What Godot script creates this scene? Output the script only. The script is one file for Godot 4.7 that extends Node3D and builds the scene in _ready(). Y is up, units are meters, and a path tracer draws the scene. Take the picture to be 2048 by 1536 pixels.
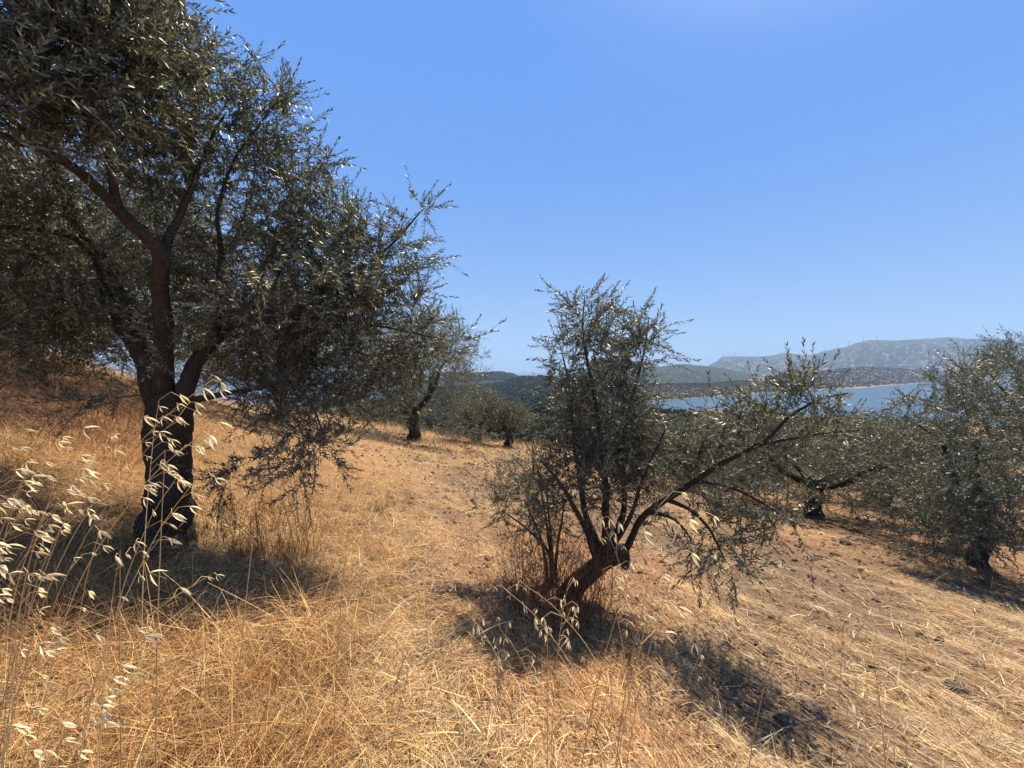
extends Node3D
# A dry olive grove on a hillside above a lake. Pixels (of the 2048 x 1536 photograph) give directions;
# distances come from the ground a thing stands on or from its usual size.

const F := 853.0                 # focal length in photo pixels
const HORIZON := 742.0           # row of the horizon
const EYE := Vector3(0, 1.6, 0)
const LAKE_Y := -76.0
var pitch := atan((768.0 - HORIZON) / F)
var rng := RandomNumberGenerator.new()
var n_big := FastNoiseLite.new()
var n_mid := FastNoiseLite.new()
var n_fine := FastNoiseLite.new()
var n_ridge := FastNoiseLite.new()
var used := {}
var M := {}                      # materials
var sprays := []                 # leafy olive shoots, near
var sprays_far := []             # the same with fewer, broader leaves

# ---------------------------------------------------------------- mesh builder
class MB:
	var v := PackedVector3Array()
	var n := PackedVector3Array()
	var c := PackedColorArray()
	var i := PackedInt32Array()
	func vert(p: Vector3, nn: Vector3, col: Color) -> int:
		v.append(p); n.append(nn); c.append(col)
		return v.size() - 1
	func tri(a: int, b: int, d: int) -> void:
		i.append(a); i.append(b); i.append(d)
	func quad(a: int, b: int, d: int, e: int) -> void:
		i.append(a); i.append(b); i.append(d)
		i.append(a); i.append(d); i.append(e)
	func mesh(mat: Material) -> ArrayMesh:
		var a := []
		a.resize(Mesh.ARRAY_MAX)
		a[Mesh.ARRAY_VERTEX] = v
		a[Mesh.ARRAY_NORMAL] = n
		a[Mesh.ARRAY_COLOR] = c
		a[Mesh.ARRAY_INDEX] = i
		var m := ArrayMesh.new()
		m.add_surface_from_arrays(Mesh.PRIMITIVE_TRIANGLES, a)
		m.surface_set_material(0, mat)
		return m

# ---------------------------------------------------------------- helpers
func px(u: float, v: float, d: float) -> Vector3:      # the point at forward distance d seen at pixel (u, v)
	var y := -(v - 768.0) / F
	var dir := Vector3((u - 1024.0) / F, y * cos(pitch) - sin(pitch), -(cos(pitch) + y * sin(pitch)))
	return EYE + dir * (d / -dir.z)

func ss(a: float, b: float, t: float) -> float:
	return smoothstep(a, b, t)

func bank(x: float, d: float) -> float:
	var t := maxf(0.0, -1.6 - x)
	var b := 0.05 * t * t if t < 2.5 else 0.3125 + 0.25 * (t - 2.5)
	if t > 14.0: b = 0.3125 + 0.25 * 11.5 + 0.05 * (t - 14.0)
	return b * (1.0 - 0.75 * ss(9.0, 20.0, d))

func lie(x: float, z: float) -> float:                 # the lie of the land without small relief
	var d := -z
	var r := sqrt(x * x + d * d)
	var near := -0.105 * x - 0.116 * d + bank(x, d)
	if d > 29.0: near -= 0.25 * (d - 29.0)
	if r < 32.0: return near
	var far := -11.0 - (minf(r, 2500.0) - 50.0) * 0.078 + n_big.get_noise_2d(x * 0.5, d * 0.5) * 6.0 * ss(60.0, 250.0, r)
	return lerpf(near, far, ss(32.0, 62.0, r))

func across(x: float, z: float) -> float:              # distance across the tillage lines
	return 0.95 * x + 0.31 * -z + 0.35 * n_big.get_noise_2d(x * 2.0, z * 2.0)

func gh(x: float, z: float) -> float:
	var h := lie(x, z)
	var r2 := x * x + z * z
	if r2 < 2500.0:
		var q := across(x, z)
		var till := ss(-1.5, 0.8, q) * (1.0 - ss(35.0, 50.0, sqrt(r2)))
		h += 0.018 * sin(q * 11.0) * till
		h += 0.07 * n_mid.get_noise_2d(x, z) + 0.035 * n_fine.get_noise_2d(x, z) * (0.35 + 0.65 * till)
	return h

func straw_at(x: float, z: float) -> float:            # how much straw lies here, 0 to 1
	var q := across(x, z)
	var s := 0.64 + 0.75 * n_mid.get_noise_2d(x * 0.7 + 40.0, z * 0.7) + 0.75 * n_fine.get_noise_2d(x * 0.35, z * 0.35 + 9.0)
	s += 0.16 * sin(q * 4.2 + 1.5 * n_mid.get_noise_2d(x, z)) - 0.40 * ss(0.6, 2.6, q) * (1.0 - ss(10.0, 17.0, -z))
	s += 0.3 * ss(-1.0, -3.0, x)
	return clampf(s, 0.0, 1.0)

func foot(u: float, v: float) -> Vector3:              # where the ray through a pixel meets the ground
	var d := 0.8
	while d < 400.0:
		var p := px(u, v, d)
		if p.y <= gh(p.x, p.z): return Vector3(p.x, gh(p.x, p.z), p.z)
		d *= 1.006
	return px(u, v, d)

func on_ground(x: float, z: float, sink := 0.0) -> Vector3:
	return Vector3(x, gh(x, z) - sink, z)

func numbered(called: String) -> String:
	used[called] = used.get(called, -1) + 1
	return called if used[called] == 0 else "%s_%03d" % [called, used[called]]

func tag(o: Node, label: String, category: String, group := "") -> void:
	o.set_meta("label", label); o.set_meta("category", category)
	if group: o.set_meta("group", group)

func thing(called: String, at: Vector3, label: String, category: String, group := "") -> Node3D:
	var o := Node3D.new()
	o.name = numbered(called)
	add_child(o)
	o.position = at
	tag(o, label, category, group)
	return o

func part(called: String, mesh: Mesh, parent: Node, kind := "") -> MeshInstance3D:
	var o := MeshInstance3D.new()
	o.name = called if parent != self else numbered(called)
	o.mesh = mesh
	if kind: o.set_meta("kind", kind)
	parent.add_child(o, true)
	return o

func many(called: String, mesh: Mesh, where: Array, tints: Array, parent: Node, kind := "stuff") -> MultiMeshInstance3D:
	var mm := MultiMesh.new()
	mm.transform_format = MultiMesh.TRANSFORM_3D
	mm.use_colors = true
	mm.mesh = mesh
	mm.instance_count = where.size()
	for k in where.size():
		mm.set_instance_transform(k, where[k])
		mm.set_instance_color(k, tints[k])
	var o := MultiMeshInstance3D.new()
	o.name = called if parent != self else numbered(called)
	o.multimesh = mm
	if kind: o.set_meta("kind", kind)
	parent.add_child(o, true)
	return o

func rv() -> Vector3:                                   # a random direction
	var z := rng.randf_range(-1.0, 1.0)
	var a := rng.randf() * TAU
	var s := sqrt(1.0 - z * z)
	return Vector3(s * cos(a), z, s * sin(a))

func aim(dir: Vector3, roll: float, size: float) -> Basis:   # y along dir
	var y := dir.normalized()
	var x := y.cross(Vector3.UP if absf(y.y) < 0.95 else Vector3.RIGHT).normalized()
	var z := x.cross(y)
	var b := Basis(x, y, z) * Basis(Vector3.UP, roll)
	return b.scaled(Vector3.ONE * size) if false else Basis(b.x * size, b.y * size, b.z * size)

func tube(mb: MB, pts: Array, rad: Array, sides: int, col: Color, lump := 0.0) -> void:
	var prev := -1
	var side := Vector3.ZERO
	for k in pts.size():
		var a: Vector3 = pts[maxi(k - 1, 0)]
		var b: Vector3 = pts[mini(k + 1, pts.size() - 1)]
		var t := (b - a).normalized()
		if side == Vector3.ZERO: side = t.cross(Vector3(0.3, 0.2, 1.0)).normalized()
		side = (side - t * side.dot(t)).normalized()
		var up := t.cross(side)
		var first := mb.v.size()
		var p: Vector3 = pts[k]
		for s in sides:
			var ang := TAU * s / sides
			var nn := side * cos(ang) + up * sin(ang)
			var r: float = rad[k]
			if lump > 0.0:
				var w := p * 1.3 + nn * 0.6
				r *= 1.0 + lump * (0.45 * n_ridge.get_noise_3d(w.x * 90.0, w.y * 22.0, w.z * 90.0) + 1.1 * absf(n_ridge.get_noise_3d(nn.x * 95.0 + p.y * 14.0, p.y * 18.0, nn.z * 95.0)) + 0.6 * n_ridge.get_noise_3d(nn.x * 260.0, p.y * 60.0, nn.z * 260.0) - 0.25)
			mb.vert(p + nn * r, nn, col)
		if prev >= 0:
			for s in sides:
				var s2 := (s + 1) % sides
				mb.quad(prev + s, first + s, first + s2, prev + s2)
		prev = first
	var tip := mb.vert(pts[-1], (pts[-1] - pts[-2]).normalized(), col)
	for s in sides:
		mb.tri(prev + s, tip, prev + (s + 1) % sides)

func smooth_line(pts: Array, rad: Array, step: float) -> Array:   # Catmull-Rom through the points: [points, radii]
	var op := []
	var orr := []
	for k in pts.size() - 1:
		var p0: Vector3 = pts[maxi(k - 1, 0)]
		var p1: Vector3 = pts[k]
		var p2: Vector3 = pts[k + 1]
		var p3: Vector3 = pts[mini(k + 2, pts.size() - 1)]
		var m := maxi(1, int(ceil(p1.distance_to(p2) / step)))
		for j in m:
			var t := float(j) / m
			op.append(p1.cubic_interpolate(p2, p0, p3, t))
			orr.append(lerpf(rad[k], rad[k + 1], t))
	op.append(pts[-1]); orr.append(rad[-1])
	return [op, orr]

func lin(r: float, g: float, b: float) -> Color:        # a linear colour as the albedo_color that Godot wants
	return Color(r, g, b).linear_to_srgb()

func noise_tex(seed_: int, freq: float, size: int, ramp: Array, octaves := 4, normal := false, bump := 4.0, type := FastNoiseLite.TYPE_SIMPLEX_SMOOTH) -> NoiseTexture2D:
	var f := FastNoiseLite.new()
	f.seed = seed_; f.frequency = freq; f.noise_type = type; f.fractal_octaves = octaves
	var t := NoiseTexture2D.new()
	t.width = size; t.height = size; t.seamless = true; t.noise = f
	t.as_normal_map = normal; t.bump_strength = bump
	if ramp:
		var g := Gradient.new()
		var offs := PackedFloat32Array()
		var cols := PackedColorArray()
		for r in ramp:
			offs.append(r[0]); cols.append(Color(r[1], r[2], r[3]).linear_to_srgb())
		g.offsets = offs; g.colors = cols
		t.color_ramp = g
	return t

func mat(called: String, col: Color, rough: float, spec := 0.5) -> StandardMaterial3D:
	var m := StandardMaterial3D.new()
	m.resource_name = called
	m.albedo_color = col; m.roughness = rough; m.metallic_specular = spec
	m.vertex_color_use_as_albedo = true
	m.cull_mode = BaseMaterial3D.CULL_DISABLED
	M[called] = m
	return m

func world_tex(m: StandardMaterial3D, scale: float) -> void:
	m.uv1_triplanar = true; m.uv1_world_triplanar = true
	m.uv1_scale = Vector3.ONE * scale

# ---------------------------------------------------------------- the scene
func _ready() -> void:
	rng.seed = 20240817
	var cam := Camera3D.new()
	cam.name = "camera"
	add_child(cam)
	cam.position = EYE
	cam.rotation.x = -pitch
	cam.fov = rad_to_deg(2.0 * atan(768.0 / F))
	cam.near = 0.05; cam.far = 60000.0
	cam.current = true

	var sky := ProceduralSkyMaterial.new()
	sky.sky_top_color = lin(0.076, 0.186, 0.458)
	sky.sky_horizon_color = lin(0.275, 0.405, 0.525)
	sky.sky_curve = 0.125
	sky.ground_bottom_color = lin(0.20, 0.15, 0.10)
	sky.ground_horizon_color = lin(0.265, 0.385, 0.495)
	sky.ground_curve = 0.02
	sky.sun_angle_max = 55.0
	sky.sun_curve = 0.21
	var env := Environment.new()
	env.background_mode = Environment.BG_SKY
	env.sky = Sky.new()
	env.sky.sky_material = sky
	env.tonemap_mode = Environment.TONE_MAPPER_LINEAR
	env.tonemap_exposure = 1.98
	env.sdfgi_enabled = true; env.ssao_enabled = true; env.ssil_enabled = true
	env.fog_enabled = true
	env.fog_density = 0.00008
	env.fog_light_color = lin(0.50, 0.71, 1.0)
	var we := WorldEnvironment.new()
	we.name = "world_environment"
	we.environment = env
	add_child(we)

	var sun := DirectionalLight3D.new()
	sun.name = "sun"
	var az := deg_to_rad(40.0)
	var el := deg_to_rad(60.0)
	var to_sun := Vector3(sin(az) * cos(el), sin(el), -cos(az) * cos(el))
	sun.look_at_from_position(to_sun * 100.0, Vector3.ZERO, Vector3.UP)
	sun.light_color = Color(1.0, 0.95, 0.86)
	sun.light_energy = 1.6
	sun.light_angular_distance = 0.5
	sun.shadow_enabled = true
	add_child(sun)

	n_big.seed = 3; n_big.frequency = 0.03; n_big.fractal_octaves = 3
	n_mid.seed = 5; n_mid.frequency = 0.45; n_mid.fractal_octaves = 3
	n_fine.seed = 9; n_fine.frequency = 3.2; n_fine.fractal_octaves = 3
	n_ridge.seed = 12; n_ridge.frequency = 0.03; n_ridge.fractal_octaves = 2

	make_materials()
	make_ground()
	make_hills()
	make_sprays()
	make_trees()
	make_bushes()
	make_turbines()
	make_straw()
	make_oats()
	make_stones()

func make_materials() -> void:
	var m := mat("soil", Color.WHITE, 0.95, 0.2)
	m.albedo_texture = noise_tex(31, 0.035, 1024, [[0.0, 0.40, 0.37, 0.36], [0.38, 0.62, 0.60, 0.58], [0.52, 1.0, 1.0, 1.0], [1.0, 1.35, 1.3, 1.2]], 5)
	m.heightmap_enabled = true
	m.heightmap_texture = noise_tex(32, 0.05, 1024, [], 5)
	m.heightmap_scale = 3.0
	world_tex(m, 0.55)
	m = mat("bark", Color.WHITE, 0.92, 0.25)
	m.albedo_texture = noise_tex(41, 0.03, 512, [[0.0, 0.35, 0.33, 0.32], [0.5, 0.85, 0.82, 0.8], [0.75, 1.15, 1.12, 1.06], [1.0, 1.6, 1.6, 1.5]], 5)
	m.heightmap_enabled = true
	m.heightmap_texture = noise_tex(42, 0.03, 512, [], 5, false, 4.0, FastNoiseLite.TYPE_CELLULAR)
	m.heightmap_scale = 2.5
	world_tex(m, 2.2)
	m = mat("leaf", Color.WHITE, 0.42, 0.5)
	m.backlight_enabled = true
	m.backlight = lin(0.42, 0.42, 0.24)
	m = mat("straw", Color.WHITE, 0.55, 0.4)
	m.backlight_enabled = true
	m.backlight = lin(0.36, 0.32, 0.24)
	m = mat("dry_stem", Color.WHITE, 0.6, 0.35)
	m = mat("husk", Color.WHITE, 0.5, 0.4)
	m.backlight_enabled = true
	m.backlight = lin(1.0, 0.97, 0.86)
	m = mat("hill", Color.WHITE, 0.95, 0.1)
	m.albedo_texture = noise_tex(51, 0.02, 1024, [[0.0, 0.5, 0.5, 0.5], [0.45, 0.85, 0.85, 0.85], [0.6, 1.0, 1.0, 1.0], [1.0, 1.5, 1.45, 1.4]], 6)
	world_tex(m, 0.0022)
	m = mat("far_crown", Color.WHITE, 0.8, 0.2)
	m = mat("pale_paint", lin(0.42, 0.43, 0.45), 0.6, 0.3)
	m = mat("stone", Color.WHITE, 0.9, 0.2)
	m.albedo_texture = noise_tex(61, 0.03, 512, [[0.0, 0.5, 0.5, 0.5], [0.5, 0.9, 0.9, 0.9], [1.0, 1.3, 1.3, 1.25]], 5)
	m.heightmap_enabled = true
	m.heightmap_texture = noise_tex(62, 0.04, 512, [], 5)
	m.heightmap_scale = 1.5
	world_tex(m, 4.0)
	m = mat("water", lin(0.02, 0.055, 0.085), 0.16, 0.5)
	m.vertex_color_use_as_albedo = false
	m.normal_enabled = true
	m.normal_texture = noise_tex(71, 0.02, 1024, [], 4, true, 10.0)
	m.normal_scale = 0.45
	world_tex(m, 0.012)

func axis(lo: float, hi: float, fine: float, grow: float) -> PackedFloat32Array:
	var a := PackedFloat32Array()
	var t := 0.0
	while t < hi:
		a.append(t)
		t += fine + grow * t
	a.append(hi)
	var b := PackedFloat32Array()
	t = -(fine)
	while t > lo:
		b.append(t)
		t -= fine + grow * -t
	b.append(lo)
	b.reverse()
	return b + a

func make_ground() -> void:
	var xs := axis(-16000.0, 16000.0, 0.06, 0.032)
	var ds := axis(-600.0, 16000.0, 0.06, 0.032)
	var mb := MB.new()
	var w := xs.size()
	var soil := Color(0.175, 0.115, 0.073)
	var straw := Color(0.43, 0.265, 0.125)
	var scrub := Color(0.10, 0.085, 0.045)
	var far_straw := Color(0.33, 0.20, 0.10)
	for d in ds:
		for x in xs:
			var y := gh(x, -d)
			var r := sqrt(x * x + d * d)
			var c: Color
			if r < 60.0:
				var s := straw_at(x, -d)
				c = soil.lerp(straw, ss(0.15, 0.95, s) * 0.55)
				var red := n_mid.get_noise_2d(x * 0.5 - 70.0, d * 0.5)
				c = c.lerp(Color(0.36, 0.19, 0.095), clampf(red * 1.2, 0.0, 0.5))
			else:
				c = far_straw.lerp(scrub, ss(-0.25, 0.2, n_big.get_noise_2d(x * 1.3, d * 1.3)))
			mb.vert(Vector3(x, y, -d), Vector3.UP, c)
	for j in ds.size() - 1:
		for k in w - 1:
			var a := j * w + k
			mb.quad(a, a + w, a + w + 1, a + 1)
	for j in ds.size():
		for k in w:
			var a := j * w + k
			var l: Vector3 = mb.v[a - 1 if k > 0 else a]
			var r: Vector3 = mb.v[a + 1 if k < w - 1 else a]
			var n: Vector3 = mb.v[a - w if j > 0 else a]
			var f: Vector3 = mb.v[a + w if j < ds.size() - 1 else a]
			mb.n[a] = (r - l).cross(f - n).normalized()
	part("ground", mb.mesh(M.soil), self, "structure")
	var lake := PlaneMesh.new()
	lake.size = Vector2(30000, 30000)
	lake.material = M.water
	part("lake", lake, self, "structure").position = Vector3(0, LAKE_Y, -7000)

# A hill seen as a silhouette: crest points [u, v, distance]; the front slope runs down to the toe, given as
# a share of the crest's distance or, where a shore shows, as points [u, v] on the lake.
func at_u(table: Array, u: float, col: int) -> float:
	if u <= table[0][0]: return table[0][col]
	for k in table.size() - 1:
		if u <= table[k + 1][0]:
			var t: float = (u - table[k][0]) / (table[k + 1][0] - table[k][0])
			t = t * t * (3.0 - 2.0 * t) * 0.5 + t * 0.5
			return lerpf(table[k][col], table[k + 1][col], t)
	return table[-1][col]

func hill_point(crest: Array, toe, u: float, t: float, rough: float, toe_y: float) -> Vector3:
	var d := at_u(crest, u, 2)
	var top := px(u, at_u(crest, u, 1) + 0.4 * n_ridge.get_noise_2d(u * 5.0, d), d)
	var low: Vector3
	if toe is float:
		low = px(u, HORIZON, d * toe)
		low.y = toe_y
	else:
		low = px(u, at_u(toe, u, 1), (EYE.y - LAKE_Y) * F / (at_u(toe, u, 1) - HORIZON))
		low.y = LAKE_Y - 1.0
	if t > 1.0:
		var back := px(u, HORIZON, d * (1.0 + (t - 1.0) * 0.5))
		back.y = lerpf(top.y, toe_y, ss(0.0, 1.2, t - 1.0))
		return back
	var p := low.lerp(top, t)
	var s := lerpf(t, t * t * (3.0 - 2.0 * t), 0.5)
	p.y = lerpf(low.y, top.y, s)
	var k := 4.0 * t * (1.0 - t) * (1.0 - 0.75 * t)
	var hgt := top.y - low.y
	p.y += k * rough * hgt * (n_ridge.get_noise_2d(p.x * 60.0 / hgt, p.z * 25.0 / hgt) + 0.5 * n_ridge.get_noise_2d(p.x * 160.0 / hgt + 77.0, p.z * 70.0 / hgt))
	return p

func make_hill(crest: Array, toe, rough: float, cols: Array, du: float, rows: int, cover: Callable, toe_y := -85.0) -> void:
	var mb := MB.new()
	var u0: float = crest[0][0]
	var n := int((crest[-1][0] - u0) / du) + 1
	var back := int(rows * 0.4)
	for k in n:
		for j in rows + back + 1:
			var p := hill_point(crest, toe, u0 + k * du, float(j) / rows, rough, toe_y)
			var f: float = cover.call(p, float(j) / rows, u0 + k * du)
			mb.vert(p, Vector3.UP, cols[0].lerp(cols[1], clampf(f, 0.0, 1.0)))
	var w := rows + back + 1
	for k in n - 1:
		for j in w - 1:
			var a := k * w + j
			mb.quad(a, a + 1, a + w + 1, a + w)
	for k in n:
		for j in w:
			var a := k * w + j
			var e: Vector3 = mb.v[a + w if k < n - 1 else a] - mb.v[a - w if k > 0 else a]
			var g: Vector3 = mb.v[a + 1 if j < w - 1 else a] - mb.v[a - 1 if j > 0 else a]
			mb.n[a] = e.cross(g).normalized()
	part("hill", mb.mesh(M.hill), self, "structure")

func far_crown(seed_: int, tall: float, leaves: int) -> Mesh:    # a tree that is a few pixels tall: tufts round a few lobes
	rng.seed = seed_
	var mb := MB.new()
	var lobes := []
	for k in 5:
		lobes.append([Vector3(rng.randf_range(-0.28, 0.28), rng.randf_range(0.35, 0.8) * tall, rng.randf_range(-0.28, 0.28)), rng.randf_range(0.22, 0.34)])
	tube(mb, [Vector3(0, -0.3, 0), Vector3(0, 0.6 * tall, 0)], [0.05, 0.03], 4, Color(0.5, 0.35, 0.25))
	for k in leaves:
		var l = lobes[k % 5]
		var dir := rv()
		var p: Vector3 = l[0] + dir * l[1] * rng.randf_range(0.75, 1.1)
		var e := rv() * 0.1
		var g := dir.cross(e).normalized() * 0.1
		var c := Color.WHITE * rng.randf_range(0.6, 1.2)
		var nn := (dir + rv() * 0.5).normalized()
		var a := mb.vert(p - e, nn, c)
		mb.vert(p - g, nn, c); mb.vert(p + e, nn, c); mb.vert(p + g, nn, c)
		mb.quad(a, a + 3, a + 2, a + 1)
	return mb.mesh(M.far_crown)

func wood(label: String, category: String, mesh: Mesh, crest: Array, toe, rough: float, count: int, size: Array, u0: float, u1: float, t0: float, t1: float, tint: Color, keep: Callable, toe_y := -85.0) -> void:
	var where := []
	var tints := []
	for k in count:
		var u := rng.randf_range(u0, u1)
		var t := rng.randf_range(t0, t1)
		var p := hill_point(crest, toe, u, t, rough, toe_y)
		if not keep.call(p, t, u): continue
		var s := rng.randf_range(size[0], size[1])
		where.append(Transform3D(Basis(Vector3.UP, rng.randf() * TAU).scaled(Vector3(s, s * rng.randf_range(0.85, 1.2), s)), p))
		tints.append(tint * rng.randf_range(0.65, 1.35))
	var o := many("woodland", mesh, where, tints, self)
	tag(o, label, category)

func make_hills() -> void:
	var nz := func(p: Vector3, f: float) -> float: return n_ridge.get_noise_2d(p.x * f, p.z * f)
	# pale bare mountains at the very back
	make_hill([[500, 756, 15000], [700, 752, 15000], [860, 750, 15000], [895, 743.5, 15000], [908, 739, 15000], [920, 737.5, 15000], [935, 738.5, 15000], [952, 743, 15000], [972, 748, 15000], [995, 746, 15000], [1006, 743, 15000], [1022, 744, 15000], [1032, 747, 15000], [1040, 744, 15000], [1048, 742, 15000], [1062, 744, 15000], [1090, 748, 15000], [1200, 750, 15000], [1420, 752, 15000]], 0.8, 0.25,
		[Color(0.17, 0.12, 0.10), Color(0.30, 0.21, 0.16)], 3.0, 20, func(p, _t, _u): return 0.5 + 1.2 * nz.call(p, 0.06))
	# the long ridge that carries the turbines
	var ridge := [[1340, 752, 9000], [1390, 740, 8800], [1415, 732, 8600], [1428, 725, 8500], [1446, 713, 8400], [1480, 712.5, 8300], [1520, 713, 8200], [1545, 711, 8000], [1563, 706.5, 7800], [1580, 706, 7700], [1602, 710, 7600], [1625, 709.5, 7500], [1650, 702, 7300], [1690, 694, 7100], [1715, 685, 6900], [1740, 680, 6800], [1790, 681, 6800], [1820, 679, 6800], [1860, 677, 6800], [1897, 674.5, 6800], [1920, 676, 6800], [1940, 678, 6800], [1985, 677, 6800], [2048, 684, 6900], [2150, 690, 7000], [2300, 708, 7000], [2600, 738, 7000], [3200, 752, 7000]]
	var ridge_cover := func(p: Vector3, t: float, _u: float) -> float:
		var f: float = nz.call(p, 0.22) * 1.5 + nz.call(p + Vector3(500, 0, 0), 0.7) * 1.0
		return ss(0.55, 1.0, f + 0.25 - 0.2 * t) 
	make_hill(ridge, 0.55, 0.12, [Color(0.034, 0.040, 0.030), Color(0.24, 0.18, 0.14)], 3.0, 60, ridge_cover)
	# blue-green hills behind the head of the lake
	var mid := [[1080, 772, 3900], [1120, 762, 3900], [1165, 740, 4000], [1195, 722, 4000], [1213, 716, 4000], [1235, 716, 4000], [1257, 719, 4000], [1290, 729, 4000], [1320, 733, 3900], [1345, 730, 3800], [1367, 728, 3800], [1400, 731, 3800], [1440, 735, 3900], [1480, 742, 4000], [1520, 752, 4100], [1570, 768, 4200], [1650, 775, 4300]]
	var mid_cover := func(p: Vector3, _t: float, _u: float) -> float: return ss(0.5, 1.0, nz.call(p, 0.5) + nz.call(p, 1.9))
	make_hill(mid, 0.60, 0.20, [Color(0.034, 0.044, 0.027), Color(0.14, 0.12, 0.07)], 2.5, 40, mid_cover)
	# two wooded hills on the left, the back one with a fire break
	var back := [[300, 800, 3000], [500, 785, 3000], [700, 767, 3000], [800, 757, 3000], [850, 753, 3000], [880, 748.5, 3000], [905, 747, 3000], [940, 747.5, 3000], [965, 747, 3000], [985, 745.5, 3000], [1003, 745, 3000], [1020, 748, 3000], [1040, 755, 3000], [1060, 763, 3000], [1100, 776, 3000], [1160, 790, 3000]]
	var back_cover := func(p: Vector3, t: float, u: float) -> float:
		var line := 1016.0 - (1.0 - t) * 90.0
		return maxf(ss(0.75, 1.1, nz.call(p, 0.6) + nz.call(p, 2.2)), 0.8 * (1.0 - ss(1.0, 2.5, absf(u - line))) * ss(0.35, 0.6, t))
	make_hill(back, 0.55, 0.22, [Color(0.036, 0.056, 0.026), Color(0.20, 0.15, 0.08)], 1.5, 50, back_cover)
	var wooded := [[300, 830, 1500], [600, 806, 1500], [800, 785, 1500], [870, 779, 1500], [920, 774, 1500], [960, 772, 1500], [1000, 767, 1500], [1030, 758, 1500], [1050, 755.5, 1500], [1080, 755, 1500], [1110, 757, 1500], [1160, 762, 1500], [1220, 772, 1450], [1300, 796, 1400]]
	var clear := func(p: Vector3, _t: float, _u: float) -> float: return ss(0.35, 0.75, nz.call(p, 1.3) + 0.7 * nz.call(p, 5.0))
	make_hill(wooded, 0.45, 0.25, [Color(0.045, 0.060, 0.028), Color(0.24, 0.17, 0.09)], 3.0, 50, clear)
	var low := [[200, 850, 620], [600, 822, 620], [800, 806, 620], [880, 798, 620], [930, 797, 620], [1000, 802, 620], [1080, 806, 620], [1150, 808, 640], [1230, 814, 680], [1320, 826, 720]]
	make_hill(low, 0.5, 0.18, [Color(0.055, 0.065, 0.030), Color(0.22, 0.16, 0.085)], 4.0, 30, clear, -60.0)
	# the promontory and far shore, with olive groves in rows
	var shore := [[1100, 816], [1200, 809], [1310, 803], [1380, 798], [1450, 792], [1530, 786], [1600, 783], [1640, 780], [1677, 778.5], [1720, 776], [1780, 771], [1810, 769], [1845, 766], [1880, 763], [1950, 758.5], [2048, 754.5], [2300, 753], [3200, 753]]
	var cape := [[1100, 790, 1350], [1200, 778, 1400], [1310, 768, 1500], [1360, 767, 1600], [1420, 766, 1700], [1480, 761, 1900], [1540, 753, 2200], [1600, 748, 2400], [1660, 741, 2700], [1700, 737, 2900], [1730, 735, 3000], [1780, 736.5, 3200], [1850, 741, 3600], [1920, 746, 4500], [1980, 747, 5200], [2048, 746, 6000], [2300, 744, 6300], [3200, 746, 6500]]
	var cape_cover := func(p: Vector3, t: float, u: float) -> float:
		var f: float = ss(-0.1, 0.5, nz.call(p, 1.4) + 0.6 * nz.call(p, 6.0)) * 0.8
		if u < 1545.0: f = maxf(f, 0.42)
		return maxf(f, 1.0 - ss(0.03, 0.07, t))
	make_hill(cape, shore, 0.18, [Color(0.050, 0.052, 0.030), Color(0.36, 0.25, 0.15)], 2.5, 60, cape_cover)
	var pine := far_crown(101, 1.25, 150)
	var round_tree := far_crown(102, 0.95, 150)
	rng.seed = 77
	var dark := Color(0.045, 0.065, 0.030)
	var open := func(p, t, u): return clear.call(p, t, u) < 0.45
	wood("dark pine wood covering the hill behind the small olive trees", "woodland", pine, wooded, 0.45, 0.25, 9000, [5.0, 9.0], 780, 1300, 0.35, 1.02, dark, open)
	wood("dense dark green wood on the low rise beyond the field's edge", "woodland", pine, low, 0.5, 0.18, 2600, [5.0, 8.5], 700, 1320, 0.25, 1.02, dark * 1.05, open, -60.0)
	wood("hazy green forest on the hill with the fire break", "woodland", pine, back, 0.55, 0.22, 9000, [7.0, 11.0], 780, 1160, 0.45, 1.0, dark * 0.95, func(p, t, u): return back_cover.call(p, t, u) < 0.35)
	# groves on the promontory: trees in rows
	var where := []
	var tints := []
	var olive := Color(0.075, 0.080, 0.048)
	for a in 260:
		for b in 90:
			var d := 1090.0 + b * 9.0
			var x := 330.0 + a * 6.5 + (b % 2) * 0.5 + n_ridge.get_noise_2d(a * 3.0, b * 3.0) * 3.0
			var u := 1024.0 + x / d * F
			if u > 1560.0 or u < 1150.0: continue
			var ct := -1.0
			var lo_d := (EYE.y - LAKE_Y) * F / (at_u(shore, u, 1) - HORIZON)
			ct = (d - lo_d) / (at_u(cape, u, 2) - lo_d)
			if ct < 0.07 or ct > 0.98 or nz.call(Vector3(x, 0, d), 1.1) > 0.45: continue
			var p := hill_point(cape, shore, u, ct, 0.18, -85.0)
			var s := rng.randf_range(3.2, 4.8)
			where.append(Transform3D(Basis(Vector3.UP, rng.randf() * TAU).scaled(Vector3(s * 1.15, s, s * 1.15)), p))
			tints.append(olive * rng.randf_range(0.7, 1.3))
	tag(many("far_grove", round_tree, where, tints, self), "olive grove planted in rows on the far shore of the lake", "grove")
	wood("scattered dark trees and scrub along the far shore below the ridge", "woodland", round_tree, cape, shore, 0.18, 9000, [5.0, 9.0], 1530, 2100, 0.06, 1.0, Color(0.055, 0.062, 0.036), func(p, t, u): return cape_cover.call(p, t, u) < 0.5 or rng.randf() < 0.12)
	where = []; tints = []
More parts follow.
